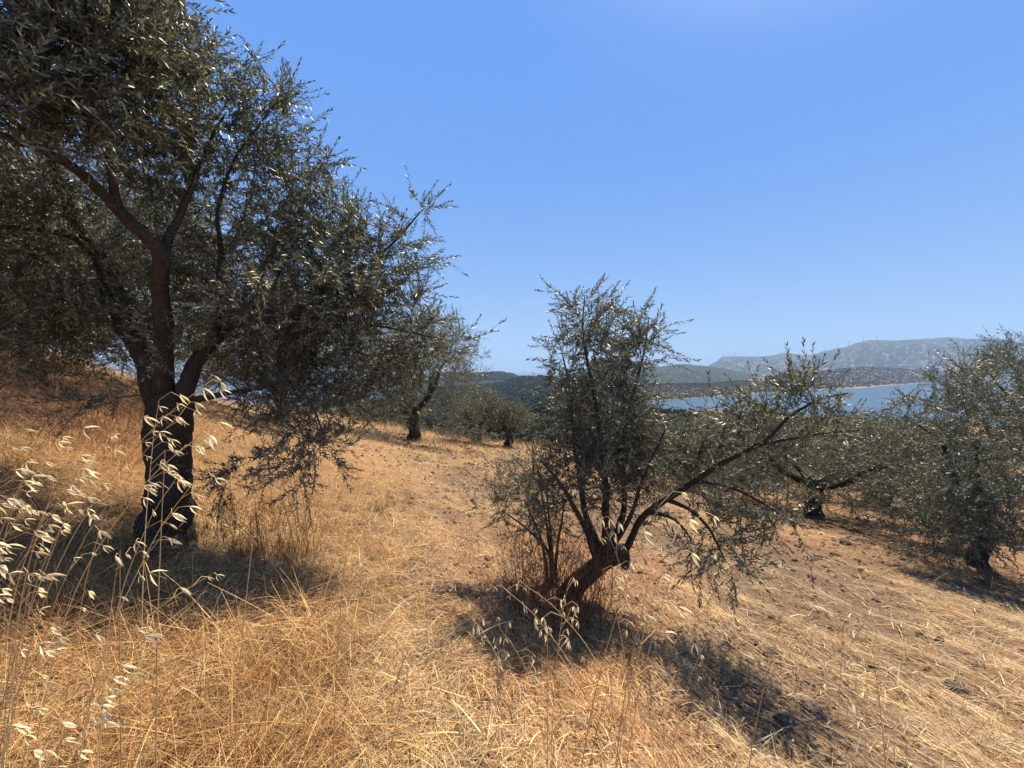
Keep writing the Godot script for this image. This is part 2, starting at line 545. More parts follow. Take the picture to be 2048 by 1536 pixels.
	for k in 4200:
		var d := 75.0 + 420.0 * pow(rng.randf(), 1.3)
		var x := d * rng.randf_range(-0.75, 0.42)
		var s := rng.randf_range(2.6, 4.6)
		where.append(Transform3D(Basis(Vector3.UP, rng.randf() * TAU).scaled(Vector3(s, s * rng.randf_range(0.8, 1.15), s)), on_ground(x, -d, 0.2)))
		tints.append(Color(0.046, 0.056, 0.036) * rng.randf_range(0.7, 1.3))
	tag(many("woodland", pine, where, tints, self), "dark green trees just below the crest of the field", "woodland")
	# scrub and groves on the slope that falls to the near shore
	where = []; tints = []
	for k in 5200:
		var x := rng.randf_range(-250.0, 1150.0)
		var d := rng.randf_range(70.0, 820.0)
		if x > 1.35 * d or sqrt(x * x + d * d) > 880.0: continue
		if n_big.get_noise_2d(x * 1.3, d * 1.3) < -0.12 and rng.randf() < 0.8: continue
		var s := rng.randf_range(2.2, 4.2)
		where.append(Transform3D(Basis(Vector3.UP, rng.randf() * TAU).scaled(Vector3(s, s, s)), on_ground(x, -d, 0.1)))
		tints.append(olive * rng.randf_range(0.7, 1.3))
	tag(many("slope_grove", round_tree, where, tints, self), "olive trees and scrub on the slope falling to the near shore", "grove")

# ---------------------------------------------------------------- olive shoots
func leaf(mb: MB, base: Vector3, dir: Vector3, nrm: Vector3, length: float, width: float, col: Color, fine: bool) -> void:
	var side := dir.cross(nrm).normalized()
	nrm = side.cross(dir).normalized()
	var droop := -nrm * length * rng.randf_range(-0.04, 0.14)
	var st := [0.3, 0.68] if fine else [0.5]
	var b0 := mb.vert(base, nrm, col)
	var last := -1
	for k in st.size():
		var t: float = st[k]
		var c: Vector3 = base + dir * length * t + droop * t * t
		var w := width * 0.5 * (1.0 if t < 0.6 else 0.78)
		var f := nrm * w * 0.35
		var a := mb.vert(c - side * w + f, (nrm - side * -0.3).normalized(), col)
		mb.vert(c, nrm, col * 0.92)
		mb.vert(c + side * w + f, (nrm - side * 0.3).normalized(), col)
		if last < 0:
			mb.tri(b0, a, a + 1); mb.tri(b0, a + 1, a + 2)
		else:
			mb.quad(last, a, a + 1, last + 1); mb.quad(last + 1, a + 1, a + 2, last + 2)
		last = a
	var tip := mb.vert(base + dir * length + droop, nrm, col)
	mb.tri(last, tip, last + 1); mb.tri(last + 1, tip, last + 2)

func shoot(seed_: int, length: float, pairs: int, leaf_len: float, fine: bool, bend: float) -> Mesh:
	rng.seed = seed_
	var mb := MB.new()
	var pts := []
	var rad := []
	var curl := Vector3(rng.randf_range(-1, 1), 0, rng.randf_range(-1, 1)).normalized() * bend
	for k in 6:
		var t := k / 5.0
		pts.append(Vector3(0, length * t, 0) + curl * length * t * t + Vector3(rng.randf_range(-1, 1), 0, rng.randf_range(-1, 1)) * 0.006)
		rad.append(lerpf(0.0024, 0.0009, t))
	tube(mb, pts, rad, 3, Color(0.16, 0.14, 0.10))
	for k in pairs:
		var t := lerpf(0.08, 0.98, float(k) / (pairs - 1))
		var seg := mini(int(t * 5.0), 4)
		var p: Vector3 = pts[seg].lerp(pts[seg + 1], t * 5.0 - seg)
		var ax: Vector3 = (pts[seg + 1] - pts[seg]).normalized()
		var turn := k * PI / 2.0 + rng.randf_range(-0.35, 0.35)
		for s in [0.0, PI]:
			if rng.randf() < 0.10: continue
			var out := Vector3(cos(turn + s), 0, sin(turn + s))
			out = (out - ax * out.dot(ax)).normalized()
			var open := lerpf(rng.randf_range(0.75, 1.25), rng.randf_range(0.25, 0.6), t)
			var dir := (ax * cos(open) + out * sin(open) + rv() * 0.16).normalized()
			var nrm := (ax * sin(open) - out * cos(open) + rv() * 0.35).normalized()
			var g := rng.randf()
			var col := Color(0.092, 0.100, 0.064)
			if g < 0.34: col = Color(0.27, 0.275, 0.20)
			elif g < 0.42: col = Color(0.135, 0.14, 0.07)
			elif g < 0.455: col = Color(0.20, 0.13, 0.05)
			col *= rng.randf_range(0.75, 1.25)
			var l := leaf_len * rng.randf_range(0.7, 1.15) * lerpf(1.0, 0.72, t * t)
			leaf(mb, p, dir, nrm, l, l * rng.randf_range(0.19, 0.27), col, fine)
	return mb.mesh(M.leaf)

func make_sprays() -> void:
	for k in 5: sprays.append(shoot(200 + k, 0.24 + 0.03 * k, 12 + k % 3, 0.057, true, 0.1 + 0.07 * k))
	for k in 3: sprays_far.append(shoot(300 + k, 0.36 + 0.05 * k, 9, 0.085, false, 0.12 + 0.1 * k))

# ---------------------------------------------------------------- olive trees
# limbs: [[points], [radii]] in world space; blobs: [centre, radius, share of the twigs]
func grow(root: Node3D, limbs: Array, blobs: Array, n_twigs: int, per_twig: int, far: bool, size: float, singles: int, bark: Color, up := 0.25, trunk_sides := 16) -> void:
	var o := root.position
	var nodes := PackedVector3Array()
	var nrad := PackedFloat32Array()
	for k in limbs.size():
		var s := smooth_line(limbs[k][0], limbs[k][1], 0.05 if not far else 0.15)
		var mb := MB.new()
		var local := []
		for p in s[0]: local.append(p - o)
		# wobble of old wood
		for j in range(1, local.size()):
			var p: Vector3 = local[j]
			local[j] += Vector3(n_ridge.get_noise_2d(p.y * 60.0, k * 50.0), 0, n_ridge.get_noise_2d(p.y * 60.0 + 300.0, k * 50.0)) * s[1][j] * (0.5 if k == 0 else 0.9)
		tube(mb, local, s[1], trunk_sides if k == 0 else clampi(trunk_sides - 6, 7, 14), bark, 0.22 if k == 0 else 0.13)
		part("trunk" if k == 0 else "limb", mb.mesh(M.bark), root)
		for j in s[0].size():
			if j % 3 == 0 and (k > 0 or j > s[0].size() * 0.75):
				nodes.append(s[0][j]); nrad.append(s[1][j])
	# twig ends spread through the crown
	var total := 0.0
	for b in blobs: total += b[2]
	var ends := []
	for b in blobs:
		var m := int(round(n_twigs * b[2] / total))
		for j in m:
			var dirr := rv()
			var p: Vector3 = b[0] + dirr * b[1] * pow(rng.randf(), 0.45)
			if p.y < gh(p.x, p.z) + 0.12: continue
			ends.append(p)
	var keyed := []
	for e in ends:
		var best := 1e9
		for q in nodes: best = minf(best, q.distance_squared_to(e))
		keyed.append([best, e])
	keyed.sort_custom(func(a, b): return a[0] < b[0])
	var tm := MB.new()
	var found := []          # [transform, tint]
	for ke in keyed:
		var e: Vector3 = ke[1]
		var best := 1e9
		var at := 0
		for q in nodes.size():
			var dd := nodes[q].distance_squared_to(e)
			if dd < best: best = dd; at = q
		var a := nodes[at]
		var len_ := sqrt(best)
		if len_ < 0.03: continue
		var side := rv() * len_ * 0.16
		var pts := []
		var rad := []
		var r0 := minf(nrad[at] * 0.7, 0.0022 + 0.0085 * len_)
		var m := clampi(int(len_ / 0.09), 3, 8)
		for j in m + 1:
			var t := float(j) / m
			var p := a.lerp(e, t) + (side + Vector3(0, up * 0.35 * len_, 0)) * 4.0 * t * (1.0 - t) * 0.5 + rv() * len_ * 0.02
			pts.append(p)
			rad.append(maxf(lerpf(r0, 0.0016, t), 0.0016) * (1.6 if far else 1.0))
			if j > 0 and j % 2 == 0:
				nodes.append(p); nrad.append(rad[j])
		var local := []
		for p in pts: local.append(p - o)
		tube(tm, local, rad, 4 if not far else 3, bark * 0.95)
		var n_here := per_twig if len_ > 0.25 else maxi(2, per_twig / 2)
		for j in n_here:
			var t := 1.0 if j == 0 else rng.randf_range(maxf(0.15, 1.0 - 0.75 / len_), 1.0)
			var f := t * m
			var k := mini(int(f), m - 1)
			var p: Vector3 = pts[k].lerp(pts[k + 1], f - k)
			var ax: Vector3 = (pts[k + 1] - pts[k]).normalized()
			var dir := (ax * rng.randf_range(0.4, 1.0) + rv() * 0.75 + Vector3(0.06, up, 0)).normalized()
			if j == 0: dir = (ax + rv() * 0.25 + Vector3(0, up, 0)).normalized()
			var w := rng.randf_range(0.72, 1.25)
			found.append([Transform3D(aim(dir, rng.randf() * TAU, size * rng.randf_range(0.75, 1.2)), p - o), Color(w * rng.randf_range(0.94, 1.08), w, w * rng.randf_range(0.9, 1.05))])
	part("twigs", tm.mesh(M.bark), root, "stuff")
	if singles > 0:            # the sprays that show largest are parts of their own
		found.sort_custom(func(p, q): return (p[0].origin + o).distance_squared_to(EYE) < (q[0].origin + o).distance_squared_to(EYE))
		var kept := []
		var n := 0
		for f in found:
			var w: Vector3 = f[0].origin + o - EYE
			if n < singles and w.z < -0.5 and absf(w.x) < -w.z * 1.22 and w.y < -w.z * 0.92:
				var tw := part("leafy_twig", sprays[n % sprays.size()], root)
				tw.transform = f[0]
				n += 1
			else:
				kept.append(f)
		found = kept
	var set_: Array = sprays_far if far else sprays
	for k in set_.size():
		var where := []
		var tints := []
		for j in range(k, found.size(), set_.size()):
			where.append(found[j][0]); tints.append(found[j][1])
		if where: many("crown", set_[k], where, tints, root)

func line(list: Array) -> Array:             # [[u, v, distance, radius in metres], ...] -> [points, radii]
	var p := []
	var r := []
	for a in list:
		p.append(px(a[0], a[1], a[2])); r.append(a[3] * 0.66)
	return [p, r]

func blob(u: float, v: float, d: float, r_px: float, share := -1.0) -> Array:
	var r := r_px * d / F
	return [px(u, v, d), r, r_px * r_px if share < 0.0 else share]

func olive(at: Vector3, height: float, spread: float, label: String, group: String, seed_: int, twigs: int, per: int, size := 1.0, lean := Vector3.ZERO, skirt := 0.25, trunk := 0.16, fork := 0.24, far := true, more := []) -> Node3D:
	rng.seed = seed_
	var root := thing("olive_tree", at, label, "tree", group)
	var top := at + Vector3(0, height * fork, 0) + lean * fork
	var limbs := [[[at + Vector3(0, -0.25, 0), at + Vector3(0, 0.08, 0), at + Vector3(rng.randf_range(-0.06, 0.06), height * fork * 0.5, 0) + lean * fork * 0.4, top, top + Vector3(0, 0.12, 0)], [trunk * 1.5, trunk * 1.25, trunk, trunk * 1.08, trunk * 0.7]]]
	var blobs := []
	var n := rng.randi_range(4, 6)
	var a0 := rng.randf() * TAU
	for k in n:
		var a := a0 + TAU * k / n + rng.randf_range(-0.3, 0.3)
		var out := Vector3(cos(a), 0, sin(a))
		var reach := spread * rng.randf_range(0.45, 0.7)
		var hh := height * rng.randf_range(0.6, 0.78)
		var end := at + lean + out * reach + Vector3(0, hh, 0)
		limbs.append([[top, top.lerp(end, 0.35) + out * reach * 0.12, top.lerp(end, 0.7) + Vector3(0, 0.1, 0) + rv() * 0.1, end], [trunk * 0.62, trunk * 0.42, trunk * 0.26, trunk * 0.12]])
		blobs.append([end, spread * rng.randf_range(0.36, 0.5), 1.0])
		blobs.append([at + lean * 0.8 + out * spread * rng.randf_range(0.6, 0.8) + Vector3(0, height * rng.randf_range(skirt + 0.12, 0.5), 0), spread * rng.randf_range(0.3, 0.42), 0.8])
		blobs.append([at + lean + out * reach * 0.7 + Vector3(0, height * rng.randf_range(0.8, 0.9), 0), spread * rng.randf_range(0.22, 0.32), 0.5])
		if rng.randf() < 0.7: blobs.append([at + lean * 0.5 + out * spread * rng.randf_range(0.65, 0.9) + Vector3(0, height * (skirt + 0.02), 0), spread * 0.24, 0.35])
	blobs.append([at + lean + Vector3(0, height * 0.72, 0), spread * 0.5, 1.0])
	blobs.append([at + lean * 0.7 + Vector3(0, height * 0.5, 0), spread * 0.55, 1.0])
	for b in blobs: b[0].y = minf(b[0].y, at.y + height - 0.1 - b[1])
	for l in limbs.slice(1): l[0][-1].y = minf(l[0][-1].y, at.y + height - 0.5)
	blobs.append_array(more)
	grow(root, limbs, blobs, int(twigs * 1.5), per + 1, far, size, 0, Color(0.065, 0.055, 0.046), 0.3, 11)
	return root

func make_trees() -> void:
	# ---- the big old olive on the left
	rng.seed = 1001
	var base := foot(328, 1098)
	var D := -base.z
	var root := thing("olive_tree", base, "large old olive tree with thick dark forked trunk and wide crown", "tree")
	var limbs := [
		[[base + Vector3(0, -0.3, 0), base + Vector3(0, 0.05, 0), px(333, 1010, D), px(338, 920, D), px(335, 840, D), px(332, 790, D)], [0.30, 0.225, 0.165, 0.165, 0.18, 0.12]],
		line([[318, 850, D, 0.15], [292, 730, D, 0.12], [262, 655, D - 0.05, 0.105], [233, 575, D - 0.1, 0.09], [205, 523, D - 0.2, 0.08], [150, 444, D - 0.3, 0.066], [126, 386, D - 0.4, 0.055], [108, 340, D - 0.5, 0.045], [95, 250, D - 0.7, 0.03], [110, 160, D - 0.9, 0.016]]),
		line([[335, 850, D, 0.15], [325, 720, D - 0.1, 0.11], [318, 620, D - 0.25, 0.095], [318, 515, D - 0.4, 0.085], [266, 451, D - 0.55, 0.07], [232, 410, D - 0.7, 0.06], [191, 372, D - 0.85, 0.052], [147, 335, D - 1.0, 0.045], [85, 300, D - 1.15, 0.036], [0, 268, D - 1.3, 0.026], [-90, 230, D - 1.4, 0.012]]),
		line([[318, 520, D - 0.4, 0.07], [342, 468, D - 0.35, 0.05], [362, 437, D - 0.3, 0.042], [378, 395, D - 0.3, 0.034], [400, 320, D - 0.2, 0.024], [450, 230, D, 0.012]]),
		line([[236, 415, D - 0.7, 0.055], [226, 370, D - 0.75, 0.042], [217, 322, D - 0.8, 0.036], [205, 250, D - 0.9, 0.028], [215, 150, D - 1.0, 0.016]]),
		line([[345, 840, D, 0.14], [385, 755, D, 0.10], [417, 695, D + 0.05, 0.085], [455, 655, D + 0.1, 0.07], [520, 620, D + 0.2, 0.055], [590, 598, D + 0.3, 0.042], [680, 560, D + 0.4, 0.03], [770, 500, D + 0.5, 0.02], [840, 425, D + 0.5, 0.010]]),
		line([[425, 690, D + 0.05, 0.05], [436, 600, D, 0.038], [440, 520, D, 0.034], [441, 471, D, 0.03], [437, 415, D, 0.024], [470, 320, D + 0.05, 0.016], [540, 220, D + 0.1, 0.009]]),
		line([[198, 518, D - 0.2, 0.045], [150, 476, D - 0.35, 0.036], [85, 460, D - 0.5, 0.03], [0, 455, D - 0.7, 0.022], [-80, 470, D - 0.8, 0.012]]),
		line([[395, 800, D - 0.1, 0.05], [450, 788, D - 0.2, 0.034], [520, 776, D - 0.25, 0.026], [566, 765, D - 0.3, 0.022], [620, 800, D - 0.3, 0.014], [650, 880, D - 0.3, 0.008]]),
		line([[340, 830, D + 0.1, 0.12], [400, 720, D + 0.6, 0.08], [480, 600, D + 1.0, 0.06], [560, 480, D + 1.2, 0.04], [620, 380, D + 1.2, 0.02]]),
		line([[325, 830, D + 0.1, 0.11], [270, 700, D + 0.7, 0.08], [200, 580, D + 1.2, 0.05], [120, 480, D + 1.5, 0.025]]),
		line([[590, 600, D + 0.3, 0.03], [700, 640, D + 0.5, 0.022], [800, 660, D + 0.5, 0.015], [900, 682, D + 0.5, 0.008]]),
	]
	var blobs := [
		blob(90, 70, D - 1.2, 150), blob(240, 60, D - 1.0, 140), blob(50, 190, D - 1.3, 130), blob(230, 190, D - 0.8, 140), blob(325, 70, D - 0.5, 62), blob(150, -60, D - 1.0, 160), blob(330, 150, D - 0.4, 80),
		blob(420, 190, D - 0.1, 70), blob(500, 215, D + 0.1, 80), blob(565, 225, D + 0.1, 52), blob(400, 310, D, 110), blob(520, 320, D + 0.2, 85), blob(620, 360, D + 0.3, 62), blob(300, 330, D - 0.3, 90),
		blob(500, 450, D + 0.3, 120), blob(640, 460, D + 0.4, 90, 13770), blob(730, 480, D + 0.4, 62, 6534), blob(800, 480, D + 0.5, 48), blob(852, 415, D + 0.5, 26), blob(845, 530, D + 0.5, 26), blob(380, 520, D + 0.2, 90),
		blob(620, 580, D + 0.5, 120, 24480), blob(760, 590, D + 0.5, 88, 13164), blob(830, 620, D + 0.5, 45), blob(850, 680, D + 0.5, 52, 4596), blob(910, 680, D + 0.5, 26), blob(700, 690, D + 0.6, 110, 20570), blob(800, 730, D + 0.6, 70, 8330), blob(480, 640, D + 0.3, 100, 17000), blob(560, 740, D + 0.2, 95, 15342), blob(620, 820, D, 80, 3200), blob(560, 880, D - 0.2, 62, 1922), blob(610, 940, D - 0.1, 58, 1682), blob(520, 800, D - 0.1, 70, 2450), blob(470, 960, D - 0.1, 42),
		blob(60, 400, D - 0.6, 90, 5000), blob(30, 520, D - 0.5, 80), blob(120, 560, D - 0.3, 110), blob(60, 640, D, 90), blob(180, 650, D - 0.1, 85), blob(290, 610, D - 0.1, 80), blob(240, 480, D + 0.6, 110, 8000), blob(150, 720, D + 0.2, 60), blob(160, 820, D - 0.2, 45, 900), blob(420, 700, D + 0.8, 90), blob(320, 700, D - 0.4, 50, 900), blob(-80, 350, D - 0.8, 150), blob(-60, 600, D - 0.2, 120), blob(90, 480, D + 0.3, 120), blob(200, 560, D + 0.7, 110), blob(60, 600, D + 0.8, 110), blob(260, 660, D + 0.8, 80), blob(680, 800, D + 0.4, 90, 4050), blob(540, 640, D - 0.2, 90), blob(640, 880, D + 0.2, 70, 2450), blob(690, 600, D + 0.1, 90, 13770), blob(400, 420, D + 1.0, 110, 8000), blob(560, 560, D + 1.1, 110, 9000),
	]
	grow(root, limbs, blobs, 2900, 7, false, 1.0, 300, Color(0.075, 0.064, 0.054), 0.22, 44)

	# ---- the small leaning olive in the middle
	rng.seed = 1002
	base = foot(1138, 1196)
	D = -base.z
	root = thing("olive_tree", base, "small olive tree with short leaning trunk and one long slanting bough", "tree")
	var s := D / F
	limbs = [
		[[base + Vector3(-0.10, -0.22, 0), base + Vector3(0.0, 0.0, 0), px(1170, 1160, D), px(1205, 1125, D), px(1235, 1105, D), px(1252, 1098, D)], [34 * s, 25 * s, 19 * s, 18 * s, 18 * s, 12 * s]],
		line([[1240, 1110, D, 0.07], [1254, 1095, D, 0.05], [1270, 1065, D - 0.06, 0.045], [1290, 1030, D - 0.14, 0.042], [1330, 1000, D - 0.25, 0.038], [1390, 962, D - 0.38, 0.034], [1450, 925, D - 0.5, 0.030], [1510, 893, D - 0.6, 0.027], [1540, 872, D - 0.64, 0.023], [1580, 832, D - 0.68, 0.018], [1640, 800, D - 0.7, 0.012], [1695, 786, D - 0.7, 0.006]]),
		line([[1215, 1112, D, 0.085], [1238, 1106, D - 0.02, 0.085], [1252, 1120, D - 0.04, 0.075], [1254, 1138, D - 0.04, 0.06]]),
		line([[1510, 893, D - 0.6, 0.024], [1570, 880, D - 0.65, 0.017], [1640, 868, D - 0.7, 0.011], [1720, 860, D - 0.7, 0.006]]),
		line([[1215, 1115, D, 0.085], [1212, 1060, D, 0.06], [1212, 1000, D, 0.05], [1205, 930, D, 0.04], [1198, 850, D, 0.03], [1180, 750, D, 0.022], [1165, 660, D, 0.012], [1170, 590, D, 0.006]]),
		line([[1205, 1115, D + 0.05, 0.06], [1180, 1050, D + 0.1, 0.045], [1160, 970, D + 0.1, 0.036], [1150, 890, D + 0.1, 0.028], [1140, 780, D + 0.1, 0.018], [1125, 710, D + 0.1, 0.008]]),
		line([[1222, 1110, D, 0.06], [1235, 1060, D + 0.1, 0.05], [1250, 1000, D + 0.2, 0.04], [1245, 900, D + 0.2, 0.032], [1265, 790, D + 0.2, 0.022], [1288, 700, D + 0.2, 0.014], [1298, 635, D + 0.2, 0.007]]),
		line([[1196, 1130, D - 0.05, 0.05], [1165, 1050, D - 0.2, 0.034], [1130, 980, D - 0.3, 0.024], [1080, 920, D - 0.3, 0.012]]),
		line([[1225, 1095, D, 0.04], [1260, 1030, D - 0.2, 0.028], [1290, 950, D - 0.3, 0.02], [1330, 860, D - 0.3, 0.010]]),
		line([[1335, 1000, D - 0.25, 0.032], [1380, 1020, D - 0.4, 0.022], [1420, 1060, D - 0.5, 0.016], [1450, 1120, D - 0.55, 0.008]]),
		line([[1300, 1025, D - 0.15, 0.03], [1350, 1040, D - 0.3, 0.018], [1390, 1090, D - 0.4, 0.008]]),
		line([[1390, 962, D - 0.38, 0.03], [1460, 975, D - 0.5, 0.02], [1530, 1010, D - 0.6, 0.012], [1590, 1050, D - 0.65, 0.006]]),
	]
	blobs = [
		blob(1165, 610, D, 36), blob(1190, 650, D, 55), blob(1142, 690, D + 0.1, 38), blob(1122, 735, D + 0.1, 28), blob(1285, 655, D + 0.2, 36), blob(1250, 690, D + 0.1, 55), blob(1285, 705, D + 0.2, 34), blob(1180, 750, D, 80), blob(1258, 780, D + 0.2, 52), blob(1148, 820, D + 0.1, 52), blob(1220, 860, D, 90), blob(1140, 910, D, 56), blob(1290, 880, D, 50), blob(1200, 950, D - 0.1, 85), blob(1280, 960, D - 0.1, 60), blob(1120, 1000, D - 0.1, 60, 2200), blob(1260, 1040, D + 0.1, 50, 1200), blob(1180, 830, D + 0.5, 90, 4000),
		blob(1560, 825, D - 0.66, 42, 1200), blob(1620, 792, D - 0.68, 34, 900), blob(1580, 780, D - 0.68, 28, 500), blob(1660, 800, D - 0.7, 32, 700), blob(1500, 840, D - 0.58, 50, 1600), blob(1450, 870, D - 0.5, 50, 1600), blob(1400, 900, D - 0.4, 50, 2000), blob(1640, 860, D - 0.68, 48, 1500), blob(1560, 900, D - 0.62, 50, 1500), blob(1370, 950, D - 0.35, 45, 1600), blob(1340, 900, D - 0.2, 40, 1400),
		blob(1450, 1080, D - 0.55, 50, 1600), blob(1400, 1100, D - 0.45, 45, 1400), blob(1500, 1000, D - 0.56, 45, 1400), blob(1560, 1040, D - 0.62, 42, 1300), blob(1440, 1000, D - 0.45, 45, 1200), blob(1470, 1150, D - 0.5, 30, 600),
	]
	grow(root, limbs, blobs, 900, 4, false, 0.92, 300, Color(0.075, 0.064, 0.054), 0.3, 32)

	# ---- the other olives of the grove, each where its trunk meets the ground
	var row := "olive trees along the crest of the field"
	var b: Vector3 = foot(828, 884)
	olive(b, 6.2, 4.3, "olive tree with sturdy upright trunk standing at the edge of the mown field", row, 1010, 900, 6, 1.1, Vector3(-0.4, 0, 0), 0.04, 0.26, 0.2)
	b = foot(953, 886)
	olive(b, 3.25, 1.75, "small rounded olive tree with short dark trunk in dry grass", row, 1011, 300, 6, 1.15, Vector3.ZERO, 0.52, 0.24, 0.36)
	b = on_ground(-0.2, -25.0)
	olive(b, 2.75, 1.5, "small olive tree with low V-shaped fork in dry grass", row, 1012, 240, 6, 1.15, Vector3.ZERO, 0.5, 0.22, 0.28)
	var slope := "olive trees on the slope towards the lake"
	b = foot(1630, 1032)
	olive(b, 2.65, 2.6, "olive tree with thick short trunk behind the long slanting bough", slope, 1013, 430, 6, 1.0, Vector3(0.1, 0, 0), 0.25, 0.17, 0.28)
	b = foot(1772, 1014)
	olive(b, 3.1, 2.7, "olive tree with slender dark trunk and shadow across the straw", slope, 1014, 420, 6, 1.05, Vector3(0.2, 0, 0), 0.25, 0.14, 0.34)
	b = foot(1484, 968)
	olive(b, 2.9, 3.0, "bushy olive tree with upright shoots reaching in front of the lake", slope, 1015, 480, 6, 1.0, Vector3(-0.4, 0, 0), 0.15, 0.13, 0.25)
	b = foot(1960, 1135)
	olive(b, 3.45, 1.75, "large dense olive tree whose low boughs hang to the straw", slope, 1016, 560, 6, 1.0, Vector3(0.2, 0, 0), 0.0, 0.11, 0.3, false, [blob(1875, 1090, 6.1, 60, 0.8), blob(1930, 1030, 5.8, 75, 1.1), blob(1850, 985, 6.3, 70, 0.8), blob(2030, 1060, 5.9, 75, 0.7), blob(1985, 985, 5.8, 80, 1.1)])
	var p := px(2120, 900, 10.5)
	olive(on_ground(p.x, p.z), 5.3, 2.2, "tall olive tree rising above the lake beside the dense low one", slope, 1017, 420, 6, 1.05, Vector3.ZERO, 0.1, 0.17, 0.3)
	p = px(1380, 900, 15.0)
	olive(on_ground(p.x, p.z), 2.5, 2.6, "olive tree half hidden behind the slanting bough of the leaning one", slope, 1018, 330, 6, 1.05)
	p = px(1850, 900, 19.0)
	olive(on_ground(p.x, p.z), 3.8, 3.0, "olive tree farther down the slope between two dark trunks", slope, 1019, 330, 6, 1.1)
	p = px(1560, 900, 22.0)
	olive(on_ground(p.x, p.z), 3.5, 2.5, "olive tree down the slope with its crown against the water", slope, 1020, 300, 6, 1.15)
	p = px(1260, 900, 24.0)
	olive(on_ground(p.x, p.z), 3.4, 2.3, "olive tree behind the leaning one on the far edge of the field", slope, 1023, 260, 6, 1.15)
	var up := "olive trees on the bank behind the big old one"
	p = px(60, 740, 7.2)
	olive(on_ground(p.x, p.z), 4.4, 2.9, "shaded olive tree on the bank above the reddish dry brush", up, 1021, 520, 6, 1.0, Vector3.ZERO, 0.2, 0.16, 0.2)
	p = px(330, 740, 9.5)
	olive(on_ground(p.x, p.z), 4.2, 2.7, "olive tree on the bank seen through the big tree's limbs", up, 1022, 420, 6, 1.0, Vector3.ZERO, 0.12, 0.16, 0.2)
	p = px(560, 760, 12.5)
	olive(on_ground(p.x, p.z), 4.0, 2.6, "olive tree on the bank behind the hanging curtain of twigs", up, 1024, 380, 6, 1.05, Vector3.ZERO, 0.1, 0.16, 0.2)

# ---------------------------------------------------------------- bushes and saplings
func make_bushes() -> void:
	# leafy sucker bush at the foot of the leaning olive
	rng.seed = 2001
	var base := foot(1104, 1172)
	var D := -base.z
	var root := thing("sucker_bush", base, "bush of reddish brown suckers with small olive leaves beside the leaning trunk", "bush")
	var limbs := []
	for a in [[1102, 1085, 1092, 960], [1085, 1090, 1050, 1000], [1115, 1095, 1130, 1000], [1095, 1100, 1005, 1020], [1098, 1080, 1075, 930]]:
		limbs.append([[base + Vector3(rng.randf_range(-0.05, 0.05), -0.1, rng.randf_range(-0.05, 0.05)), px(a[0], a[1], D), px(a[2], a[3], D + rng.randf_range(-0.2, 0.2))], [0.02, 0.014, 0.006]])
	var blobs := [blob(1090, 980, D, 55), blob(1030, 980, D, 50), blob(990, 960, D, 36, 700), blob(1000, 1030, D - 0.1, 40, 800), blob(1060, 1040, D, 50), blob(1110, 1060, D, 45, 1200), blob(945, 1005, D - 0.1, 22, 250), blob(1060, 930, D + 0.1, 32)]
	grow(root, limbs, blobs, 210, 4, false, 0.62, 0, Color(0.15, 0.065, 0.035), 0.15, 8)
	# a young olive tied to a stake
	base = foot(1066, 946)
	root = thing("olive_sapling", base, "thin young olive sapling standing alone in the mown field", "sapling")
	limbs = [[[base + Vector3(0, -0.15, 0), base + Vector3(0.01, 0.35, 0), base + Vector3(-0.02, 0.75, 0.02), base + Vector3(0.03, 1.05, 0)], [0.035, 0.03, 0.024, 0.01]]]
	limbs.append([[base + Vector3(0, 0.55, 0), base + Vector3(0.12, 0.85, 0.05), base + Vector3(0.16, 1.1, 0.05)], [0.018, 0.012, 0.005]])
	limbs.append([[base + Vector3(0, 0.45, 0), base + Vector3(-0.12, 0.7, 0.0), base + Vector3(-0.2, 0.95, 0.0)], [0.018, 0.012, 0.005]])
	grow(root, limbs, [[base + Vector3(0, 0.95, 0), 0.3, 1.0], [base + Vector3(0, 0.45, 0), 0.25, 0.5]], 46, 4, true, 0.6, 0, Color(0.07, 0.055, 0.045), 0.3, 8)
	# dry brush: tangles of leafless stems
	dry_brush(px(70, 742, 6.0), 1.15, 1.6, 330, "tangle of reddish brown dry brush on the bank", 2003)
	dry_brush(px(190, 770, 5.8), 0.75, 1.0, 200, "low tangle of dark dry brush under the big olive's crown", 2004)
	dry_brush(px(560, 1085, 3.9), 0.85, 0.42, 60, "upright dry weed stems beside the big olive trunk", 2005, true)
	dry_brush(px(450, 1060, 4.1), 0.6, 0.45, 60, "short leafless weeds in the shadow of the big trunk", 2006, true)
	dry_brush(px(1120, 1160, 3.55), 0.8, 0.42, 230, "rusty dry weeds around the foot of the leaning trunk", 2007, true)

